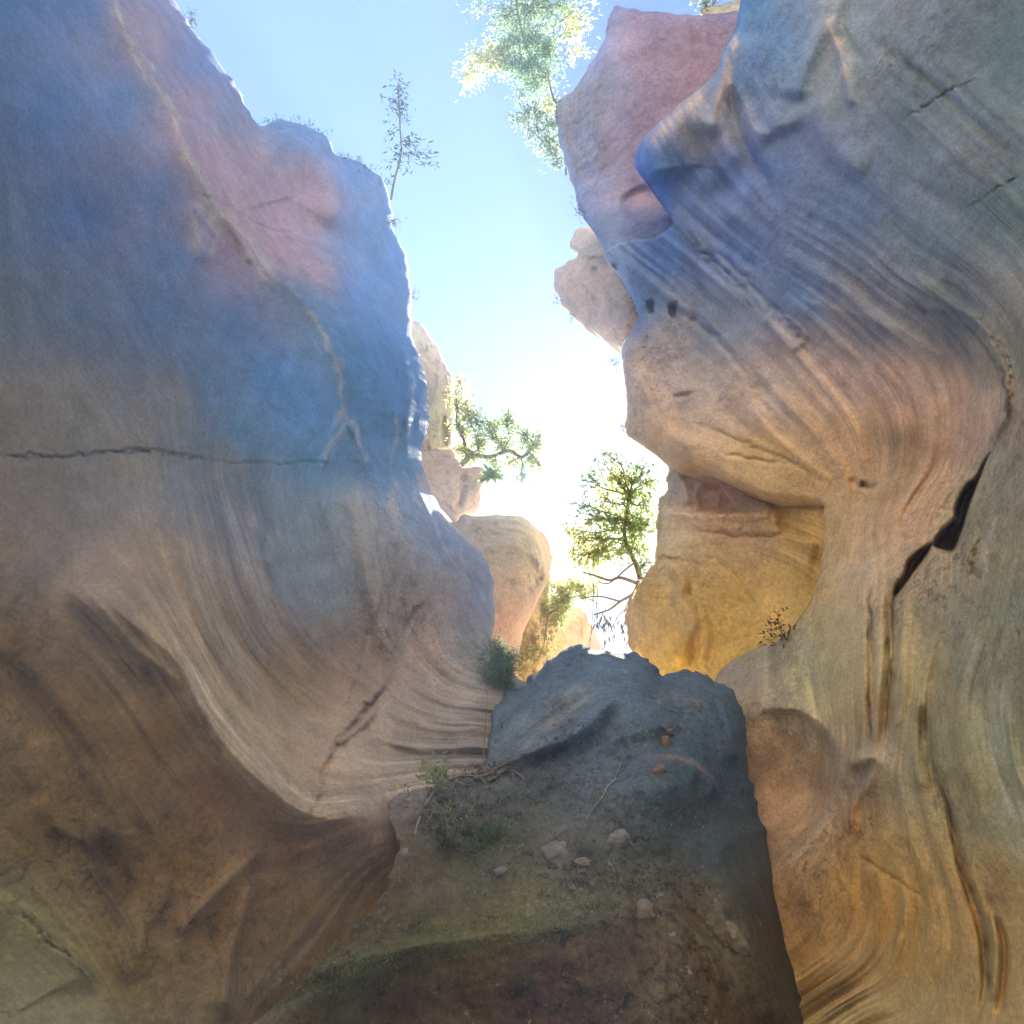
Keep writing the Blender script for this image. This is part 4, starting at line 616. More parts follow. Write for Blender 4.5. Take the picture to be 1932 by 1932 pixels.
body('rock_dome', [(850, 990), (864, 981), (880, 971), (921, 972), (955, 970), (984, 973), (1007, 987), (1028, 1008), (1040, 1033), (1042, 1055), (1038, 1085), (1031, 1102), (1018, 1126), (999, 1170), (986, 1198), (981, 1225), (974, 1255), (966, 1290), (870, 1310), (820, 1150), (820, 1010)], [(870, 985, 16.4), (960, 975, 16.5), (1035, 1040, 17.2), (1035, 1090, 16.6), (985, 1200, 15), (970, 1270, 14), (920, 1060, 15), (960, 1120, 14.8), (920, 1200, 14), (820, 1100, 13.5), (990, 1050, 15.6)],
     MAT_FAR, [(900, 985, .36, .32, .27), (960, 1000, .42, .38, .27), (1010, 1010, .42, .38, .27), (950, 1040, .48, .42, .32), (1000, 1060, .44, .38, .28), (950, 1090, .46, .39, .30), (1030, 1080, .34, .30, .22), (950, 1130, .42, .31, .26), (945, 1190, .52, .33, .21), (970, 1160, .46, .30, .22), (980, 1120, .36, .28, .26)], (-3, 6, -1.5),
     [([(870, 1000), (950, 985), (1020, 1020), (1035, 1090)], 0), ([(890, 1030), (940, 1020), (1000, 1040), (1010, 1100)], 40), ([(930, 1110), (980, 1130), (1000, 1150)], 120), ([(930, 1200), (960, 1210), (980, 1220)], 190)], [(900, 990, .9, .6), (1000, 1000, 1.0, .4), (950, 1060, .4, .2), (1025, 1080, .5, 1.0), (950, 1200, .3, .2)],
     [('lip', [(900, 1025), (930, 1035), (960, 1028), (1000, 1045), (1022, 1070)], 10, 5, 8), ('lip', [(1010, 1080), (1022, 1060), (1030, 1095), (1015, 1120)], 6, 6, 12), ('groove', [(990, 1130), (1010, 1100), (1025, 1070)], 5, 9), ('groove', [(935, 1090), (970, 1100), (1000, 1110)], 2.5, 5), ('lip', [(935, 1150), (970, 1135), (1000, 1120)], 12, 16, 5), ('groove', [(880, 975), (890, 990), (880, 1005)], 3, 9)],
     roll=(26, 1.7), strata_px=2.8, rough_px=2.4, step=2.2, big=6, seed=12.1, edge_noise=1.2, label='rounded grey-topped rock dome with an orange base, right of the left wall', cat='rock')
body('rock_cliff', [(1036, 1080), (1038, 1120), (1042, 1150), (1055, 1168), (1064, 1196), (1069, 1226), (1080, 1290), (960, 1310), (940, 1250), (985, 1190), (1010, 1120)], [(1036, 1090, 20.5), (1064, 1200, 21.5), (1080, 1290, 20), (960, 1310, 18), (985, 1190, 19.2), (1025, 1200, 18.6)],
     MAT_FAR, [(1020, 1130, .52, .42, .24), (1050, 1180, .62, .52, .30), (1000, 1230, .62, .50, .24), (1010, 1190, .42, .32, .18), (1050, 1240, .60, .48, .26)], (-4, 8, -2), None, [(1030, 1200, .3, 1.0)],
     [('groove', [(1030, 1120), (1025, 1170), (1028, 1230)], 5, 18), ('lip', [(1040, 1150), (1050, 1190), (1052, 1230)], 8, 8, 14), ('groove', [(1000, 1180), (1005, 1220), (995, 1260)], 4, 10)],
     roll=(8, 1.6), strata_px=2, rough_px=5, step=2.2, big=8, seed=13.7, edge_noise=1.8, label='ragged sunlit yellow rock face behind the dome, at the end of the gap', cat='rock')
body('rock_spire', [(1076, 1150), (1090, 1143), (1100, 1150), (1111, 1164), (1118, 1182), (1124, 1197), (1133, 1212), (1141, 1228), (1170, 1280), (1020, 1280), (1030, 1190), (1060, 1160)], [(1090, 1146, 26), (1140, 1228, 26.5), (1100, 1220, 25), (1060, 1200, 25), (1170, 1280, 26), (1020, 1280, 25)],
     MAT_FAR, [(1090, 1170, .54, .40, .26), (1110, 1210, .52, .40, .32), (1070, 1200, .50, .38, .26)], (-3, 8, -2), None, [(1090, 1200, .5, .6)], [('groove', [(1098, 1160), (1095, 1190), (1085, 1225)], 4, 8), ('lip', [(1108, 1165), (1112, 1195), (1125, 1225)], 8, 5, 6)],
     roll=(9, 1.6), strata_px=2, rough_px=3, step=2.2, big=5, seed=14.9, edge_noise=1.4, label='small pinkish rock spire farthest away, just above the boulder top', cat='rock')
body('rock_ledge', [(1392, 30), (1350, 34), (1320, 26), (1330, 14), (1355, 10), (1385, 2), (1400, -8), (1400, -30), (1460, -60), (1500, 60), (1430, 90)], [(1330, 20, 19), (1400, 0, 18.5), (1460, 40, 17.5), (1400, 60, 17.5), (1390, -30, 19)],
     MAT_FAR, [(1350, 20, .50, .44, .30), (1400, 0, .48, .42, .30)], (5, 4, 0), None, [(1370, 20, .5, .7)], [], roll=(7, 1.5), strata_px=2, rough_px=3, step=2.4, big=4, seed=15.5, label='sliver of pale yellow rock ledge above the pink buttress at the top edge', cat='rock')

# --- canyon floor and walls behind the viewer, with unseen surfaces added to bounce sunlight
def rear_wall(name, plan, h, mat, seed, tint):
    pl = catmull(plan, 10); nh = 40; ts = np.linspace(0, 1, nh)
    A, T = np.meshgrid(np.arange(len(pl)), ts); X = pl[A, 0]; Y = pl[A, 1]; Z = -0.2 + T * h
    P = np.stack([X.ravel(), Y.ravel(), Z.ravel()], 1)
    d = fbm(P * .35 + seed, 3) * 0.9 + fbm(P * 1.3 + seed, 3) * .25
    tg = np.gradient(pl, axis=0); nrm = np.stack([-tg[:, 1], tg[:, 0]], 1); nrm /= np.linalg.norm(nrm, axis=1)[:, None]
    nn = nrm[A.ravel()]; P[:, 0] += nn[:, 0] * d; P[:, 1] += nn[:, 1] * d
    n = len(pl); i, j = np.meshgrid(np.arange(n - 1), np.arange(nh - 1)); i = i.ravel(); j = j.ravel()
    f = np.stack([j * n + i, j * n + i + 1, (j + 1) * n + i + 1, (j + 1) * n + i], 1)
    fl = np.stack([P[:, 2] * 60, np.full(len(P), .7), np.full(len(P), .4)], 1)
    o = mesh_obj(name, P, f, mat, attrs=[('tint', 'FLOAT_COLOR', np.tile([[*tint, 1]], (len(P), 1))), ('flow', 'FLOAT_VECTOR', fl)])
    return set_props(o, kind='structure')
rear_wall('rear_bounce_wall', [(-3.4, 0.6), (-3.3, -0.8), (-3.0, -2.4), (-2.0, -4.4), (0.0, -6.2), (3.4, -7.6)], 17.0, MAT_FAR, 1.0, (.60, .46, .30))  # unseen bend, added and kept pale to throw warm bounce rightwards
rear_wall('canyon_wall_rear_right', [(3.2, -6.5), (3.1, -5), (3.0, -3.5), (3.1, -2.0), (3.3, -0.6), (3.5, 0.6)], 11.0, MAT_RIGHT, 5.0, (.36, .30, .20))
n = 120; gx, gy = np.meshgrid(np.sign(np.linspace(-1, 1, n)) * np.abs(np.linspace(-1, 1, n)) ** 3 * 80, np.sign(np.linspace(-1, 1, n)) * np.abs(np.linspace(-1, 1, n)) ** 3 * 80)
gp = np.stack([gx.ravel(), gy.ravel(), gx.ravel() * 0], 1); gp[:, 2] = fbm(gp * .4, 3) * .12 - 0.05
i, j = np.meshgrid(np.arange(n - 1), np.arange(n - 1)); i = i.ravel(); j = j.ravel()
g = mesh_obj('ground', gp, np.stack([j * n + i, j * n + i + 1, (j + 1) * n + i + 1, (j + 1) * n + i], 1), MAT_SAND); set_props(g, kind='structure')
nx_, ny_ = 60, 70; gx, gy = np.meshgrid(np.linspace(-14, 16, nx_), np.linspace(8.6, 42, ny_))
gp = np.stack([gx.ravel(), gy.ravel(), 4.3 + (gy.ravel() - 7.2) * .34], 1); gp[:, 2] += fbm(gp * .35, 4) * .5
i, j = np.meshgrid(np.arange(nx_ - 1), np.arange(ny_ - 1)); i = i.ravel(); j = j.ravel()
g = mesh_obj('bounce_terrace', gp, np.stack([j * nx_ + i, j * nx_ + i + 1, (j + 1) * nx_ + i + 1, (j + 1) * nx_ + i], 1), plain_material('bounce_sand', (.52, .42, .27), .2, 3, bump=.05)); set_props(g, kind='structure')  # unseen pale terrace, added to bounce sunlight up the far walls
# ------------------------------------------------------------------ bluish volume added in place of lens glare
def glare_volume(density, col, aniso):
    V = [(x, y, z) for x in (-84, 84) for y in (-84, 84) for z in (-1.6, 27)]
    o = mesh_obj('glare_volume', V, [(0, 1, 3, 2), (4, 6, 7, 5), (0, 4, 5, 1), (2, 3, 7, 6), (0, 2, 6, 4), (1, 5, 7, 3)], None, smooth=False)
    m = bpy.data.materials.new('glare_volume'); m.use_nodes = True; n = m.node_tree.nodes; n.clear()
    out = n.new('ShaderNodeOutputMaterial'); pv = n.new('ShaderNodeVolumePrincipled')
    pv.inputs['Density'].default_value = density; pv.inputs['Color'].default_value = (*col, 1); pv.inputs['Anisotropy'].default_value = aniso
    m.node_tree.links.new(pv.outputs[0], out.inputs['Volume']); o.data.materials.append(m)
    set_props(o, 'bluish volume standing in for lens glare', None, None, 'stuff')
glare_volume(0.0115, (0.42, 0.64, 1.0), 0.1)
# ------------------------------------------------------------------ plants, stones, roots
class MB:
    def __init__(s): s.v = []; s.f = []; s.n = 0
    def add(s, v, f): s.v.append(np.asarray(v, float)); s.f += [tuple(int(a) + s.n for a in q) for q in f]; s.n += len(v)
    def tube(s, pts, r0, r1, seg=5):
        P = np.asarray(pts, float); n = len(P); T = np.gradient(P, axis=0); T /= np.linalg.norm(T, axis=1)[:, None] + 1e-9
        ref = np.array([0.3, 0.2, 0.93]); A = np.cross(T, ref); A /= np.linalg.norm(A, axis=1)[:, None] + 1e-9; B = np.cross(T, A)
        r = np.linspace(r0, r1, n)[:, None]; V = []
        for k in range(seg):
            a = 2 * math.pi * k / seg; V.append(P + (A * math.cos(a) + B * math.sin(a)) * r)
        V = np.stack(V, 1).reshape(-1, 3)
        f = [(i * seg + k, i * seg + (k + 1) % seg, (i + 1) * seg + (k + 1) % seg, (i + 1) * seg + k) for i in range(n - 1) for k in range(seg)]
        s.add(V, f)
    def leaf(s, p, d, L, w):
        d = d / (np.linalg.norm(d) + 1e-9); q = np.cross(d, rng.normal(size=3)); q /= np.linalg.norm(q) + 1e-9; nn = np.cross(d, q)
        s.add([p, p + d * L * .45 + q * w * .5 + nn * L * .05, p + d * L, p + d * L * .45 - q * w * .5 + nn * L * .05], [(0, 1, 2, 3)])
    def build(s, name, mat, parent=None, smooth=False):
        if not s.v: return None
        V = np.concatenate(s.v)
        if parent is not None: V = V - np.array(parent.location)
        return mesh_obj(name, V, s.f, mat, parent, smooth)

def px(u, v, z): return W(np.array([u]), np.array([v]), np.array([z]))[0]
def wob_line(a, b, n, amp):
    t = np.linspace(0, 1, n)[:, None]; L = np.linalg.norm(b - a)
    w = np.cumsum(rng.normal(size=(n, 3)), 0); w -= w[0]; w = w - t * w[-1]
    return a + (b - a) * t + w * amp * L / math.sqrt(n)

def plant(name, label, cat, z, trunk, clusters, leafsets, bark=MAT_BARK, r0=0.05, leafL=0.09, leafW=0.03, twigs=10, per=9, group=None, droop=0.0, crown='crown', seed=0, trunkname='trunk'):
    """trunk: picture-plane polyline at depth z; clusters: (u, v, radius, share, leafset index)"""
    global rng
    rng = np.random.RandomState(100 + seed)
    m = zmap(z) / F; k_ = zmap(z) / z; leafL *= k_; leafW *= k_; r0 *= k_
    tp = catmull([px(a, b, z + (rng.rand() - .5) * .3) for a, b in trunk], 4)
    root = thing(name, label, cat, tuple(tp[0]), group)
    T = MB(); T.tube(tp, r0, r0 * .45, 7)
    Ls = [MB() for _ in leafsets]
    for (cu, cv, cr, sh, li) in clusters:
        c = px(cu, cv, z + (rng.rand() - .5) * cr * m * .8)
        k = np.argmin(np.linalg.norm(tp - c, axis=1) + rng.rand(len(tp)) * cr * m * .4)
        br = wob_line(tp[k], c, 9, .16); T.tube(br, r0 * .35, r0 * .12, 5)
        for t in range(int(twigs * sh)):
            s = br[rng.randint(4, 9)]
            dirn = rng.normal(size=3); dirn /= np.linalg.norm(dirn); e = c + dirn * cr * m * (0.3 + 1.1 * rng.rand()) * np.array([1, .8, 1]) ; e[2] -= droop * cr * m
            tw = wob_line(s, e, 8, .14); T.tube(tw, r0 * .1 + .003, .003, 3)
            for q in range(per):
                i = rng.randint(2, 8); f_ = rng.rand(); p = tw[i - 1] * (1 - f_) + tw[i] * f_
                d = (tw[i] - tw[i - 1]) / (np.linalg.norm(tw[i] - tw[i - 1]) + 1e-9) + rng.normal(size=3) * .7; d[2] -= droop * .8
                Ls[li].leaf(p + rng.normal(size=3) * leafL * .9, d, leafL * (.6 + .8 * rng.rand()), leafW * (.7 + .6 * rng.rand()))
    T.build(trunkname, bark, root, True)
    for L, mt in zip(Ls, leafsets):
        c_ = L.build(crown, mt, root)
        if c_ and crown == 'blades': c_['kind'] = 'stuff'
    return root

plant('tree', 'leafy tree hanging over the canyon at the top edge, left of the pink buttress', 'tree', 22, [(1010, -160), (990, -60), (975, 0), (985, 60), (1000, 110)],
    [(900, 20, 40, .35, 2), (950, 30, 50, 1.3, 0), (1000, 20, 55, 1.6, 0), (1050, 15, 50, 1.4, 0), (1090, 30, 40, .5, 1), (960, 80, 45, 1.3, 0), (1010, 80, 45, 1.4, 0), (1000, 130, 45, 1.5, 0), (960, 120, 38, 1.2, 0), (900, 125, 38, 1.1, 1), (925, 110, 30, 1.0, 1), (885, 145, 28, .5, 1), (1040, 100, 38, 1.0, 0), (1100, 50, 20, .5, 1), (1085, 90, 18, .3, 1), (1010, 165, 28, .8, 0), (1030, 150, 26, .7, 0), (980, 180, 18, .3, 2)],
    [LEAF_TEAL, LEAF_LIME, LEAF_DARK], leafL=.14, leafW=.045, twigs=24, per=20, r0=.045, seed=1)
plant('shrub', 'grey-green shrub clinging to the left edge of the pink buttress', 'shrub', 18.6, [(1068, 330), (1066, 290), (1040, 262), (1010, 240)],
    [(990, 205, 24, .9, 0), (975, 222, 18, .6, 0), (1015, 215, 24, .9, 0), (1035, 235, 22, 1, 0), (1005, 255, 22, .8, 0), (1030, 265, 24, 1.1, 0), (1045, 290, 16, .9, 0), (1050, 310, 12, .5, 0), (1045, 190, 18, .5, 1), (1035, 175, 16, .3, 1)], [LEAF_DARK, LEAF_LIME], leafL=.11, leafW=.045, twigs=16, per=14, r0=.03, seed=2)
plant('sapling', 'bare little dead-tipped sapling leaning from the pink buttress edge', 'sapling', 18.4, [(1050, 196), (1042, 178), (1036, 155), (1034, 130)], [(1034, 128, 6, .4, 0), (1058, 190, 6, .3, 0), (1030, 150, 8, .3, 0)], [LEAF_DRY], leafL=.07, leafW=.03, twigs=5, per=4, r0=.03, seed=3)
plant('sapling', 'thin leafy sapling standing against the sky on the blue left cliff', 'sapling', 15.8, [(738, 376), (743, 345), (750, 318), (757, 285), (755, 245), (753, 200), (752, 165)],
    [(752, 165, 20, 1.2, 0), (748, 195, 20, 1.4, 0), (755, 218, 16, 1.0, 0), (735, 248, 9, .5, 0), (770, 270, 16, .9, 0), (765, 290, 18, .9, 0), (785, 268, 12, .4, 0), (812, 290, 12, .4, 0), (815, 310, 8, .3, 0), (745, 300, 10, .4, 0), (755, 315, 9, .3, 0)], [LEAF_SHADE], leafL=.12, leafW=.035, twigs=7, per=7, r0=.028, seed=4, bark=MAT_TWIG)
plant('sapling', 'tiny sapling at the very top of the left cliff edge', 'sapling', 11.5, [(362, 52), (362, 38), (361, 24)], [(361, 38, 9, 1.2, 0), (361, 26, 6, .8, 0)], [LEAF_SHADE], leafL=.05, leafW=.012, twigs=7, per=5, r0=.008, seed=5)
plant('tree', 'gnarled pale tree growing out behind the far left pinnacle above the agave', 'tree', 21, [(868, 880), (890, 860), (925, 862), (960, 850), (985, 862), (1010, 840)],
    [(868, 720, 24, .9, 0), (878, 760, 28, 1.2, 0), (868, 800, 24, 1.2, 0), (900, 790, 28, .9, 2), (925, 800, 30, 1.4, 1), (960, 790, 30, 1.6, 1), (905, 830, 32, 1.5, 1), (945, 835, 32, 1.4, 1), (985, 820, 30, 1.4, 1), (1010, 840, 26, 1.1, 1), (1000, 870, 24, .9, 1), (965, 870, 24, .7, 1), (890, 865, 26, 1.0, 0), (1020, 880, 20, .5, 1), (985, 905, 20, .5, 2), (935, 870, 20, .6, 1), (870, 845, 20, .8, 0), (1020, 820, 14, .3, 2)],
    [LEAF_LIME, LEAF_GREEN, LEAF_DARK], leafL=.12, leafW=.045, twigs=20, per=15, r0=.08, seed=6)
plant('tree', 'tree with lobed leaves growing from the left end of the honey yellow wall', 'tree', 15.5, [(1208, 1092), (1202, 1070), (1190, 1045), (1178, 1010), (1182, 970), (1190, 930)],
    [(1130, 870, 33, 0.35, 2), (1150, 855, 31, 0.3, 2), (1190, 900, 39, 0.8, 1), (1215, 880, 33, 0.5, 2), (1230, 910, 33, 0.6, 1), (1165, 910, 39, 0.9, 0), (1140, 940, 36, 0.8, 0), (1190, 945, 39, 1.2, 1), (1220, 950, 33, 0.8, 1), (1110, 900, 33, 0.4, 2), (1085, 950, 31, 0.4, 2), (1155, 985, 39, 1.2, 0), (1120, 975, 33, 0.8, 2), (1190, 990, 33, 1.3, 1), (1215, 1000, 28, 1.0, 1), (1100, 1015, 39, 1.1, 0), (1135, 1020, 33, 1.2, 1), (1085, 1045, 33, 1.0, 0), (1120, 1050, 33, 1.0, 0), (1165, 1040, 33, 1.0, 1), (1200, 1035, 28, 0.9, 1), (1225, 985, 20, 0.5, 1), (1215, 1065, 20, 0.5, 2), (1080, 1000, 26, 0.4, 0)],
    [LEAF_LIME, LEAF_GREEN, LEAF_DARK], leafL=.12, leafW=.055, twigs=18, per=12, r0=.06, seed=7)
plant('shrub', 'bright yellow-green bush hanging in the gap above the spire', 'shrub', 20.0, [(1036, 1145), (1050, 1138), (1075, 1128), (1100, 1125), (1130, 1140)],
    [(1055, 1110, 20, 1.6, 0), (1070, 1125, 20, 1.6, 0), (1085, 1100, 22, 1.2, 0), (1050, 1135, 16, 1.3, 0), (1100, 1120, 20, .9, 0), (1065, 1150, 18, 1.3, 0), (1045, 1160, 14, .9, 0), (1060, 1170, 12, .6, 0), (1120, 1105, 20, .4, 0), (1130, 1090, 16, .3, 0), (1150, 1140, 14, .2, 0)], [LEAF_LIME], leafL=.11, leafW=.04, twigs=20, per=15, r0=.03, seed=8)
plant('shrub', 'leafy shrub trailing down the ragged sunlit rock face', 'shrub', 18.0, [(1035, 1150), (1030, 1190), (1022, 1230), (1000, 1262)],
    [(1020, 1180, 12, .5, 0), (1030, 1205, 14, .8, 0), (1015, 1225, 14, .9, 1), (1000, 1240, 16, 1.0, 1), (985, 1255, 14, .8, 1), (1030, 1235, 14, .8, 1), (1045, 1180, 10, .4, 0), (990, 1225, 12, .4, 0)], [LEAF_DARK, LEAF_LIME], leafL=.10, leafW=.05, twigs=9, per=6, r0=.02, seed=9)
plant('bush', 'green feathery bush at the foot of the blue left wall beside the boulder', 'bush', 8.3, [(945, 1292), (945, 1270), (942, 1245), (940, 1225)],
    [(935, 1225, 16, 1.0, 0), (945, 1245, 20, 1.5, 0), (935, 1265, 22, 1.3, 0), (955, 1260, 16, 1.2, 0), (920, 1280, 18, .6, 1), (950, 1285, 18, 1.0, 0), (965, 1240, 10, .4, 0), (905, 1245, 8, .3, 1)], [LEAF_TEAL, LEAF_DARK], leafL=.055, leafW=.011, twigs=26, per=18, r0=.01, seed=10)
zz = zR(1478, 1212) - .1
plant('shrub', 'leggy little shrub with dry leaves on the ridge before the honey yellow wall', 'shrub', zz, [(1492, 1212), (1478, 1200), (1470, 1180), (1468, 1165)],
    [(1468, 1160, 10, .7, 0), (1450, 1175, 10, .6, 0), (1445, 1190, 8, .5, 0), (1475, 1180, 9, .7, 0), (1490, 1190, 8, .6, 0), (1452, 1208, 9, .5, 0), (1475, 1200, 8, .7, 0)], [LEAF_DRY], leafL=.055, leafW=.025, twigs=6, per=4, r0=.012, seed=11)
plant('weed', 'small fresh green weed at the lit bottom rim of the left pocket', 'plant', zM(822, 1482) - .15, [(825, 1478), (824, 1468), (823, 1458)], [(815, 1458, 9, 1, 0), (830, 1458, 9, 1, 0), (823, 1450, 7, 1, 0), (842, 1464, 7, .6, 0)], [LEAF_GREEN], leafL=.06, leafW=.022, twigs=7, per=5, r0=.006, seed=12)
plant('weed', 'dark tangled weed hanging from the recess on the left of the boulder', 'plant', zM(838, 1560) - .12, [(838, 1530), (840, 1550), (838, 1575)], [(838, 1540, 14, 1, 0), (830, 1560, 12, 1, 0), (850, 1530, 12, .7, 1)], [LEAF_DARK, LEAF_GREEN], leafL=.045, leafW=.015, twigs=8, per=6, r0=.006, seed=13)
plant('fern', 'low pale green ferny patch on the boulder left of the two cobbles', 'plant', zM(915, 1575) - .06, [(915, 1600), (913, 1590), (912, 1580)], [(895, 1580, 16, 1, 0), (920, 1575, 18, 1.3, 0), (940, 1560, 16, .9, 0), (905, 1600, 15, .8, 0)], [LEAF_TEAL], leafL=.03, leafW=.009, twigs=18, per=14, r0=.004, seed=14)
plant('twig_bush', 'sprig of leaves high on the edge of the right cliff, top centre right', 'shrub', 19, [(1345, 20), (1335, 12), (1328, 5)], [(1330, 5, 14, 1, 0), (1350, 5, 12, 1, 0), (1315, 8, 8, .5, 0)], [LEAF_DARK], leafL=.12, leafW=.04, twigs=8, per=7, r0=.02, seed=15)
for k, (u_, v_, lab) in enumerate([(1160, 682, 'tiny weed sprouting into the sky from the right wall below the knobby outcrop'), (1052, 566, 'dry grass tuft on the tip of the knobby outcrop'), (1080, 596, 'dry grass tuft under the knobby outcrop'), (1095, 398, 'wispy weed on the edge below the pink buttress'), (1178, 806, 'small dry weed on the lowest left corner of the right wall'), (745, 418, 'dry grass wisp on the blue left cliff below the sapling'), (778, 555, 'tiny grass wisp halfway down the blue left cliff edge')]):
    zk = 18.3 if 500 < v_ < 640 and u_ > 1000 else (14.6 if u_ > 1000 else 15.6); s_ = -1 if u_ > 1000 else 1
    plant('grass_tuft', lab, 'grass', zk, [(u_ - 12 * s_, v_ + 2), (u_ - 2 * s_, v_), (u_ + 3 * s_, v_ - 3)], [(u_ + 4 * s_, v_ - 4, 10, 1, 0), (u_ + 2 * s_, v_ + 6, 9, 1, 0)], [LEAF_DRY], leafL=.09, leafW=.012, twigs=6, per=4, r0=.008, seed=20 + k, crown='blades', trunkname='stalk', group='small tufts on the cliff edges')

# agaves: each leaf is a part
def agave(u_, v_, z_, rad, label, n=22, seed=0, mat=LEAF_GREEN):
    global rng
    rng = np.random.RandomState(300 + seed)
    rad *= zmap(z_) / z_
    c = px(u_, v_, z_); root = thing('agave', label, 'agave', tuple(c), 'agaves in the gap')
    st = MB(); st.tube([c + np.array([-.18, .12, .0]), c + np.array([-.07, .05, .0]), c], rad * .14, rad * .12, 6); st.build('stem', MAT_BARK, root, True)
    for k in range(n):
        a = 2.4 * k; el = -0.5 + 1.7 * k / n; d = np.array([math.cos(a) * math.cos(el), math.sin(a) * math.cos(el) * .8, math.sin(el)]); L = rad * (.8 + .5 * rng.rand())
        q = np.cross(d, [0, 0, 1]); q /= np.linalg.norm(q) + 1e-6; V = []; ff = []
        for i, t in enumerate(np.linspace(0, 1, 7)):
            p = c + d * L * t + np.array([0, 0, -.35 * L * t * t]); w = rad * .13 * (1 - t ** 2.2) * (0.7 + .6 * min(t * 3, 1)); up = np.cross(q, d)
            V += [p - q * w + up * w * .5, p - up * w * .1, p + q * w + up * w * .5]
            if i: b = 3 * i; ff += [(b - 3, b - 2, b + 1, b), (b - 2, b - 1, b + 2, b + 1)]
        m = MB(); m.add(V, ff); m.build('leaf', mat, root, True)
agave(928, 898, 18.4, .44, 'spiky agave with drooping blades on the split tan block', 26, 1, LEAF_TEAL)
agave(1052, 1150, 19.4, .36, 'small yellow-green spiky agave at the top of the ragged sunlit face', 20, 2, LEAF_LIME)

# cobbles and stones set in the boulder
def stone(u_, v_, w_, h_, mat, label, group=None, tilt=0.0, seed=0, zfun=None, sink=.6):
    r = np.random.RandomState(500 + seed); z_ = (zfun or zM)(u_, v_); m = zmap(z_) / F
    nth, nph = 14, 20; V = []; ff = []
    for i in range(nth + 1):
        for j in range(nph):
            a = math.pi * i / nth; b = 2 * math.pi * j / nph; V.append((math.sin(a) * math.cos(b), math.sin(a) * math.sin(b), math.cos(a)))
    V = np.array(V); V = np.sign(V) * np.abs(V) ** .8; V *= (1 + .55 * fbm(V * 1.2 + seed, 2) + .14 * fbm(V * 3 + seed, 3))[:, None]
    V[:, 0] = np.sign(V[:, 0]) * np.abs(V[:, 0]) ** .9
    c_, s_ = math.cos(tilt), math.sin(tilt)
    x = V[:, 0] * w_ * m; y = V[:, 2] * h_ * m; d = V[:, 1] * (w_ + h_) / 2 * m * .9
    loc = (x * c_ - y * s_)[:, None] * RT + (x * s_ + y * c_)[:, None] * UPV + d[:, None] * FW
    for i in range(nth):
        for j in range(nph): ff.append((i * nph + j, i * nph + (j + 1) % nph, (i + 1) * nph + (j + 1) % nph, (i + 1) * nph + j))
    c = px(u_, v_, z_ - (w_ + h_) / 2 * m * (1 - sink * 2) * .5)
    o = mesh_obj('stone', loc, ff, mat); o.location = c
    return set_props(o, label, 'stone', group)
stone(1048, 1607, 27, 17, MAT_STONE, 'large rounded grey cobble half buried in the boulder, with moss on its right', 'cobbles in the boulder', .1, 1)
stone(1163, 1583, 24, 14, MAT_STONE, 'pale wedge-shaped cobble standing proud of the boulder, right of the rounded one', 'cobbles in the boulder', .35, 2)
stone(1215, 1716, 17, 16, MAT_STONE_TAN, 'round tan cobble set low in the boulder under a cluster of pebbles', 'cobbles in the boulder', 0, 3)
stone(945, 1644, 12, 8, MAT_STONE, 'small grey cobble to the left of the large rounded one', 'cobbles in the boulder', .2, 4)
stone(1100, 1625, 18, 7, MAT_STONE_TAN, 'flat yellowish crust of stone right beside the large rounded cobble', 'cobbles in the boulder', -.1, 5)
stone(1257, 1404, 10, 15, MAT_STONE_PINK, 'upright pinkish stone high on the boulder', 'cobbles in the boulder', .2, 6)
stone(1243, 1452, 14, 7, MAT_STONE_PINK, 'flat pinkish stone just below the upright pink one', 'cobbles in the boulder', .4, 7)
stone(1262, 1380, 7, 6, MAT_STONE, 'little grey pebble atop the upright pink stone', 'cobbles in the boulder', .2, 8)
stone(760, 1612, 13, 8, MAT_STONE, 'angular grey stone where the boulder meets the brown left wall', 'cobbles in the boulder', .5, 9)
stone(1246, 1690, 8, 6, MAT_STONE, 'largest grey pebble just above the round tan cobble', 'cobbles in the boulder', .1, 10)
stone(1390, 1775, 16, 34, MAT_STONE_TAN, 'long pale stone slab lying in the lower right of the boulder', 'cobbles in the boulder', .5, 11)
# countless pebbles
pb = MB(); rr = np.random.RandomState(9)
oct_v = np.array([(1, 0, 0), (-1, 0, 0), (0, 1, 0), (0, -1, 0), (0, 0, 1), (0, 0, -1)], float); oct_f = [(0, 2, 4), (2, 1, 4), (1, 3, 4), (3, 0, 4), (2, 0, 5), (1, 2, 5), (3, 1, 5), (0, 3, 5)]
spots = [(1225, 1670, 35, 18, 34), (1085, 1655, 22, 30, 26), (960, 1640, 40, 20, 16), (900, 1870, 260, 50, 120), (1200, 1850, 120, 60, 70), (1300, 1400, 90, 80, 40), (1100, 1480, 150, 60, 50), (900, 1600, 100, 60, 40), (1240, 1330, 100, 40, 24), (1180, 1400, 20, 60, 18)]
for (a, b, su, sv, k) in spots:
    for _ in range(k):
        uu, vv = a + rr.normal() * su * .5, b + rr.normal() * sv * .5
        z_ = zM(uu, vv); m = zmap(z_) / F; s_ = m * (1.2 + 2.6 * rr.rand() ** 2)
        pb.add(oct_v * s_ * (0.7 + .6 * rr.rand(6, 1)) + px(uu, vv, z_ - s_ * .2), oct_f)
p_ = pb.build('pebbles', MAT_PEB, None, True); set_props(p_, 'scattered small pale pebbles stuck in the face of the boulder', None, None, 'stuff')

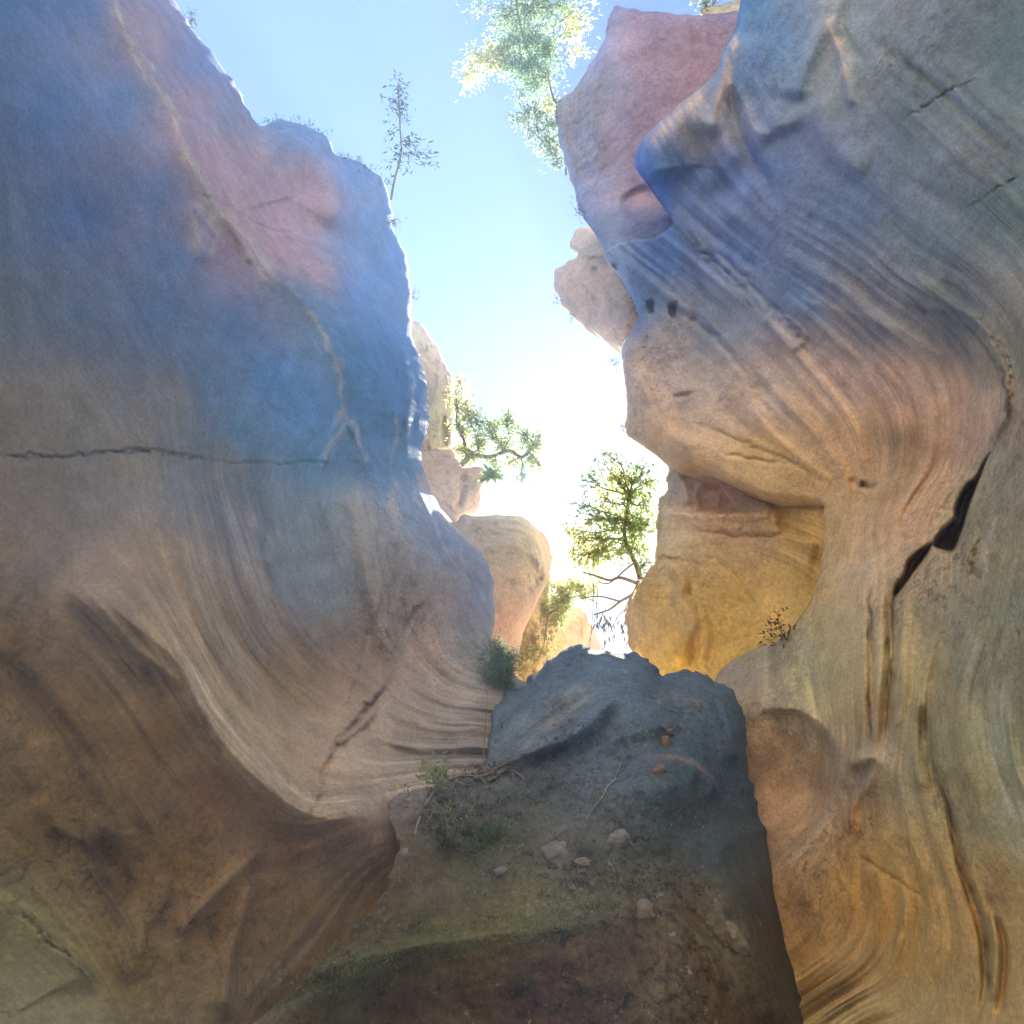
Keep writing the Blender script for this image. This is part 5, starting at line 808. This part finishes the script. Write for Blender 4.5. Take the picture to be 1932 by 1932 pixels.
def rootline(pts, r_, label, zfun=zM, lift=.04, mat=MAT_ROOT, name='root', cat='root', group=None, extra=()):
    P = np.array([px(a, b, zfun(a, b) - lift) for a, b in catmull(pts, 5)])
    P += np.stack([fbm(P * 6 + k, 2) for k in range(3)], 1) * .03
    M = MB(); M.tube(P, r_, r_ * .5, 6)
    for e in extra:
        Q = np.array([px(a, b, zfun(a, b) - lift) for a, b in catmull(e, 5)]); M.tube(Q, r_ * .6, r_ * .25, 5)
    o = M.build(name, mat, None, True); return set_props(o, label, cat, group)
rootline([(785, 1570), (792, 1545), (806, 1515), (822, 1492), (850, 1470), (880, 1465), (905, 1468), (916, 1480)], .011, 'long pale arching root at the left of the boulder under the lit rim', extra=[[(800, 1560), (812, 1540), (822, 1520)], [(850, 1470), (870, 1478), (890, 1482)]], group='roots on the boulder')
rootline([(958, 1448), (975, 1460), (985, 1470), (992, 1478)], .008, 'short pale root curving down right of the dark soil seam', group='roots on the boulder')
rootline([(1160, 1470), (1145, 1488), (1132, 1508), (1120, 1525), (1108, 1545)], .009, 'straight pale stick lying on the middle of the boulder', extra=[[(1180, 1425), (1172, 1438), (1160, 1470)]], group='roots on the boulder')
rootline([(892, 1470), (915, 1462), (935, 1450), (955, 1440), (975, 1430)], .020, 'dark tangle of roots along the top seam left of the boulder', mat=MAT_BARK, extra=[[(900, 1460), (925, 1452), (948, 1436)], [(920, 1475), (940, 1462), (962, 1446)]], group='roots on the boulder')
V_ = MB(); V_.tube([px(a, b, 6.4) for a, b in catmull([(911, 1470), (913, 1420), (916, 1370), (919, 1320), (918, 1290)], 4)], .005, .003, 4)
set_props(V_.build('vine', MAT_ROOT, None, True), 'thin straight vine hanging down from the feathery bush', 'vine')
# bare branches and hanging seed pods in the gap
B_ = thing('branch', 'bare twisting branch with hanging dry pods in the gap left of the honey wall', 'branch', tuple(px(1203, 1090, 15.3)))
m_ = MB()
for q, r_ in (([(1205, 1095), (1195, 1120), (1170, 1135), (1150, 1150), (1120, 1160)], .03), ([(1195, 1120), (1180, 1150), (1182, 1180)], .02), ([(1200, 1100), (1170, 1090), (1150, 1095), (1120, 1085), (1100, 1080)], .03), ([(1205, 1085), (1200, 1062), (1180, 1075), (1150, 1100), (1130, 1098)], .02), ([(1170, 1135), (1130, 1125), (1095, 1130)], .018), ([(1180, 1150), (1165, 1165), (1150, 1195)], .01), ([(1120, 1100), (1118, 1160), (1112, 1225)], .008), ([(1128, 1110), (1122, 1170), (1108, 1222)], .008)):
    m_.tube([px(a, b, 15.3) for a, b in catmull(q, 5)], r_, r_ * .4, 5)
m_.build('limb', MAT_BARK, B_, True)
pd = MB(); rng = np.random.RandomState(77)
for (a, b) in [(1132, 1165), (1140, 1160), (1148, 1165), (1155, 1170), (1136, 1172), (1150, 1180), (1145, 1210), (1160, 1200), (1176, 1190), (1180, 1205), (1170, 1170), (1128, 1180)]:
    for _ in range(6): pd.leaf(px(a + rng.normal() * 5, b + rng.normal() * 6, 15.3), np.array([rng.normal() * .25, 0, -1.0]), .13, .03)
pd.build('pods', LEAF_DRY, B_)

# moss and litter on the boulder, grass along the cliff rims: too fine to count
def scatter(name, label, mat, spots, zfun, n, L, w, seed, lift=.01, zc=None):
    global rng
    rng = np.random.RandomState(seed); M = MB()
    for (a, b, su, sv, k) in spots:
        for _ in range(int(n * k)):
            uu, vv = a + rng.normal() * su, b + rng.normal() * sv
            z_ = zc if zc else zfun(uu, vv)
            p = px(uu, vv, z_) - FW * lift
            for q in range(4):
                d = rng.normal(size=3) * .8 + np.array([0, -.5, .5]); M.leaf(p + rng.normal(size=3) * L * .5, d, L * (.5 + rng.rand()), w)
    o = M.build(name, mat, None); return set_props(o, label, None, None, 'stuff')
scatter('moss', 'low green moss growing in a band across the boulder', LEAF_GREEN, [(700, 1810, 60, 14, 1), (850, 1775, 70, 14, 1.4), (1000, 1745, 60, 14, 1.2), (900, 1585, 40, 22, .8), (640, 1845, 50, 10, .7), (1080, 1700, 40, 14, .5), (770, 1600, 30, 40, .4)], zM, 130, .022, .008, 41)
scatter('leaf_litter', 'dry leaf litter and soil crumbs caught on the boulder', LEAF_DRY, [(930, 1460, 40, 9, .6), (1090, 1400, 40, 20, .5), (1050, 1500, 90, 40, .6), (900, 1530, 70, 30, .8), (1090, 1640, 60, 30, .9), (1230, 1680, 50, 30, .6), (1000, 1880, 160, 30, .8)], zM, 90, .025, .014, 42)
rim = [(505, 230), (525, 228), (550, 230), (580, 238), (605, 250), (645, 296), (670, 302), (700, 318), (725, 342), (742, 420)]
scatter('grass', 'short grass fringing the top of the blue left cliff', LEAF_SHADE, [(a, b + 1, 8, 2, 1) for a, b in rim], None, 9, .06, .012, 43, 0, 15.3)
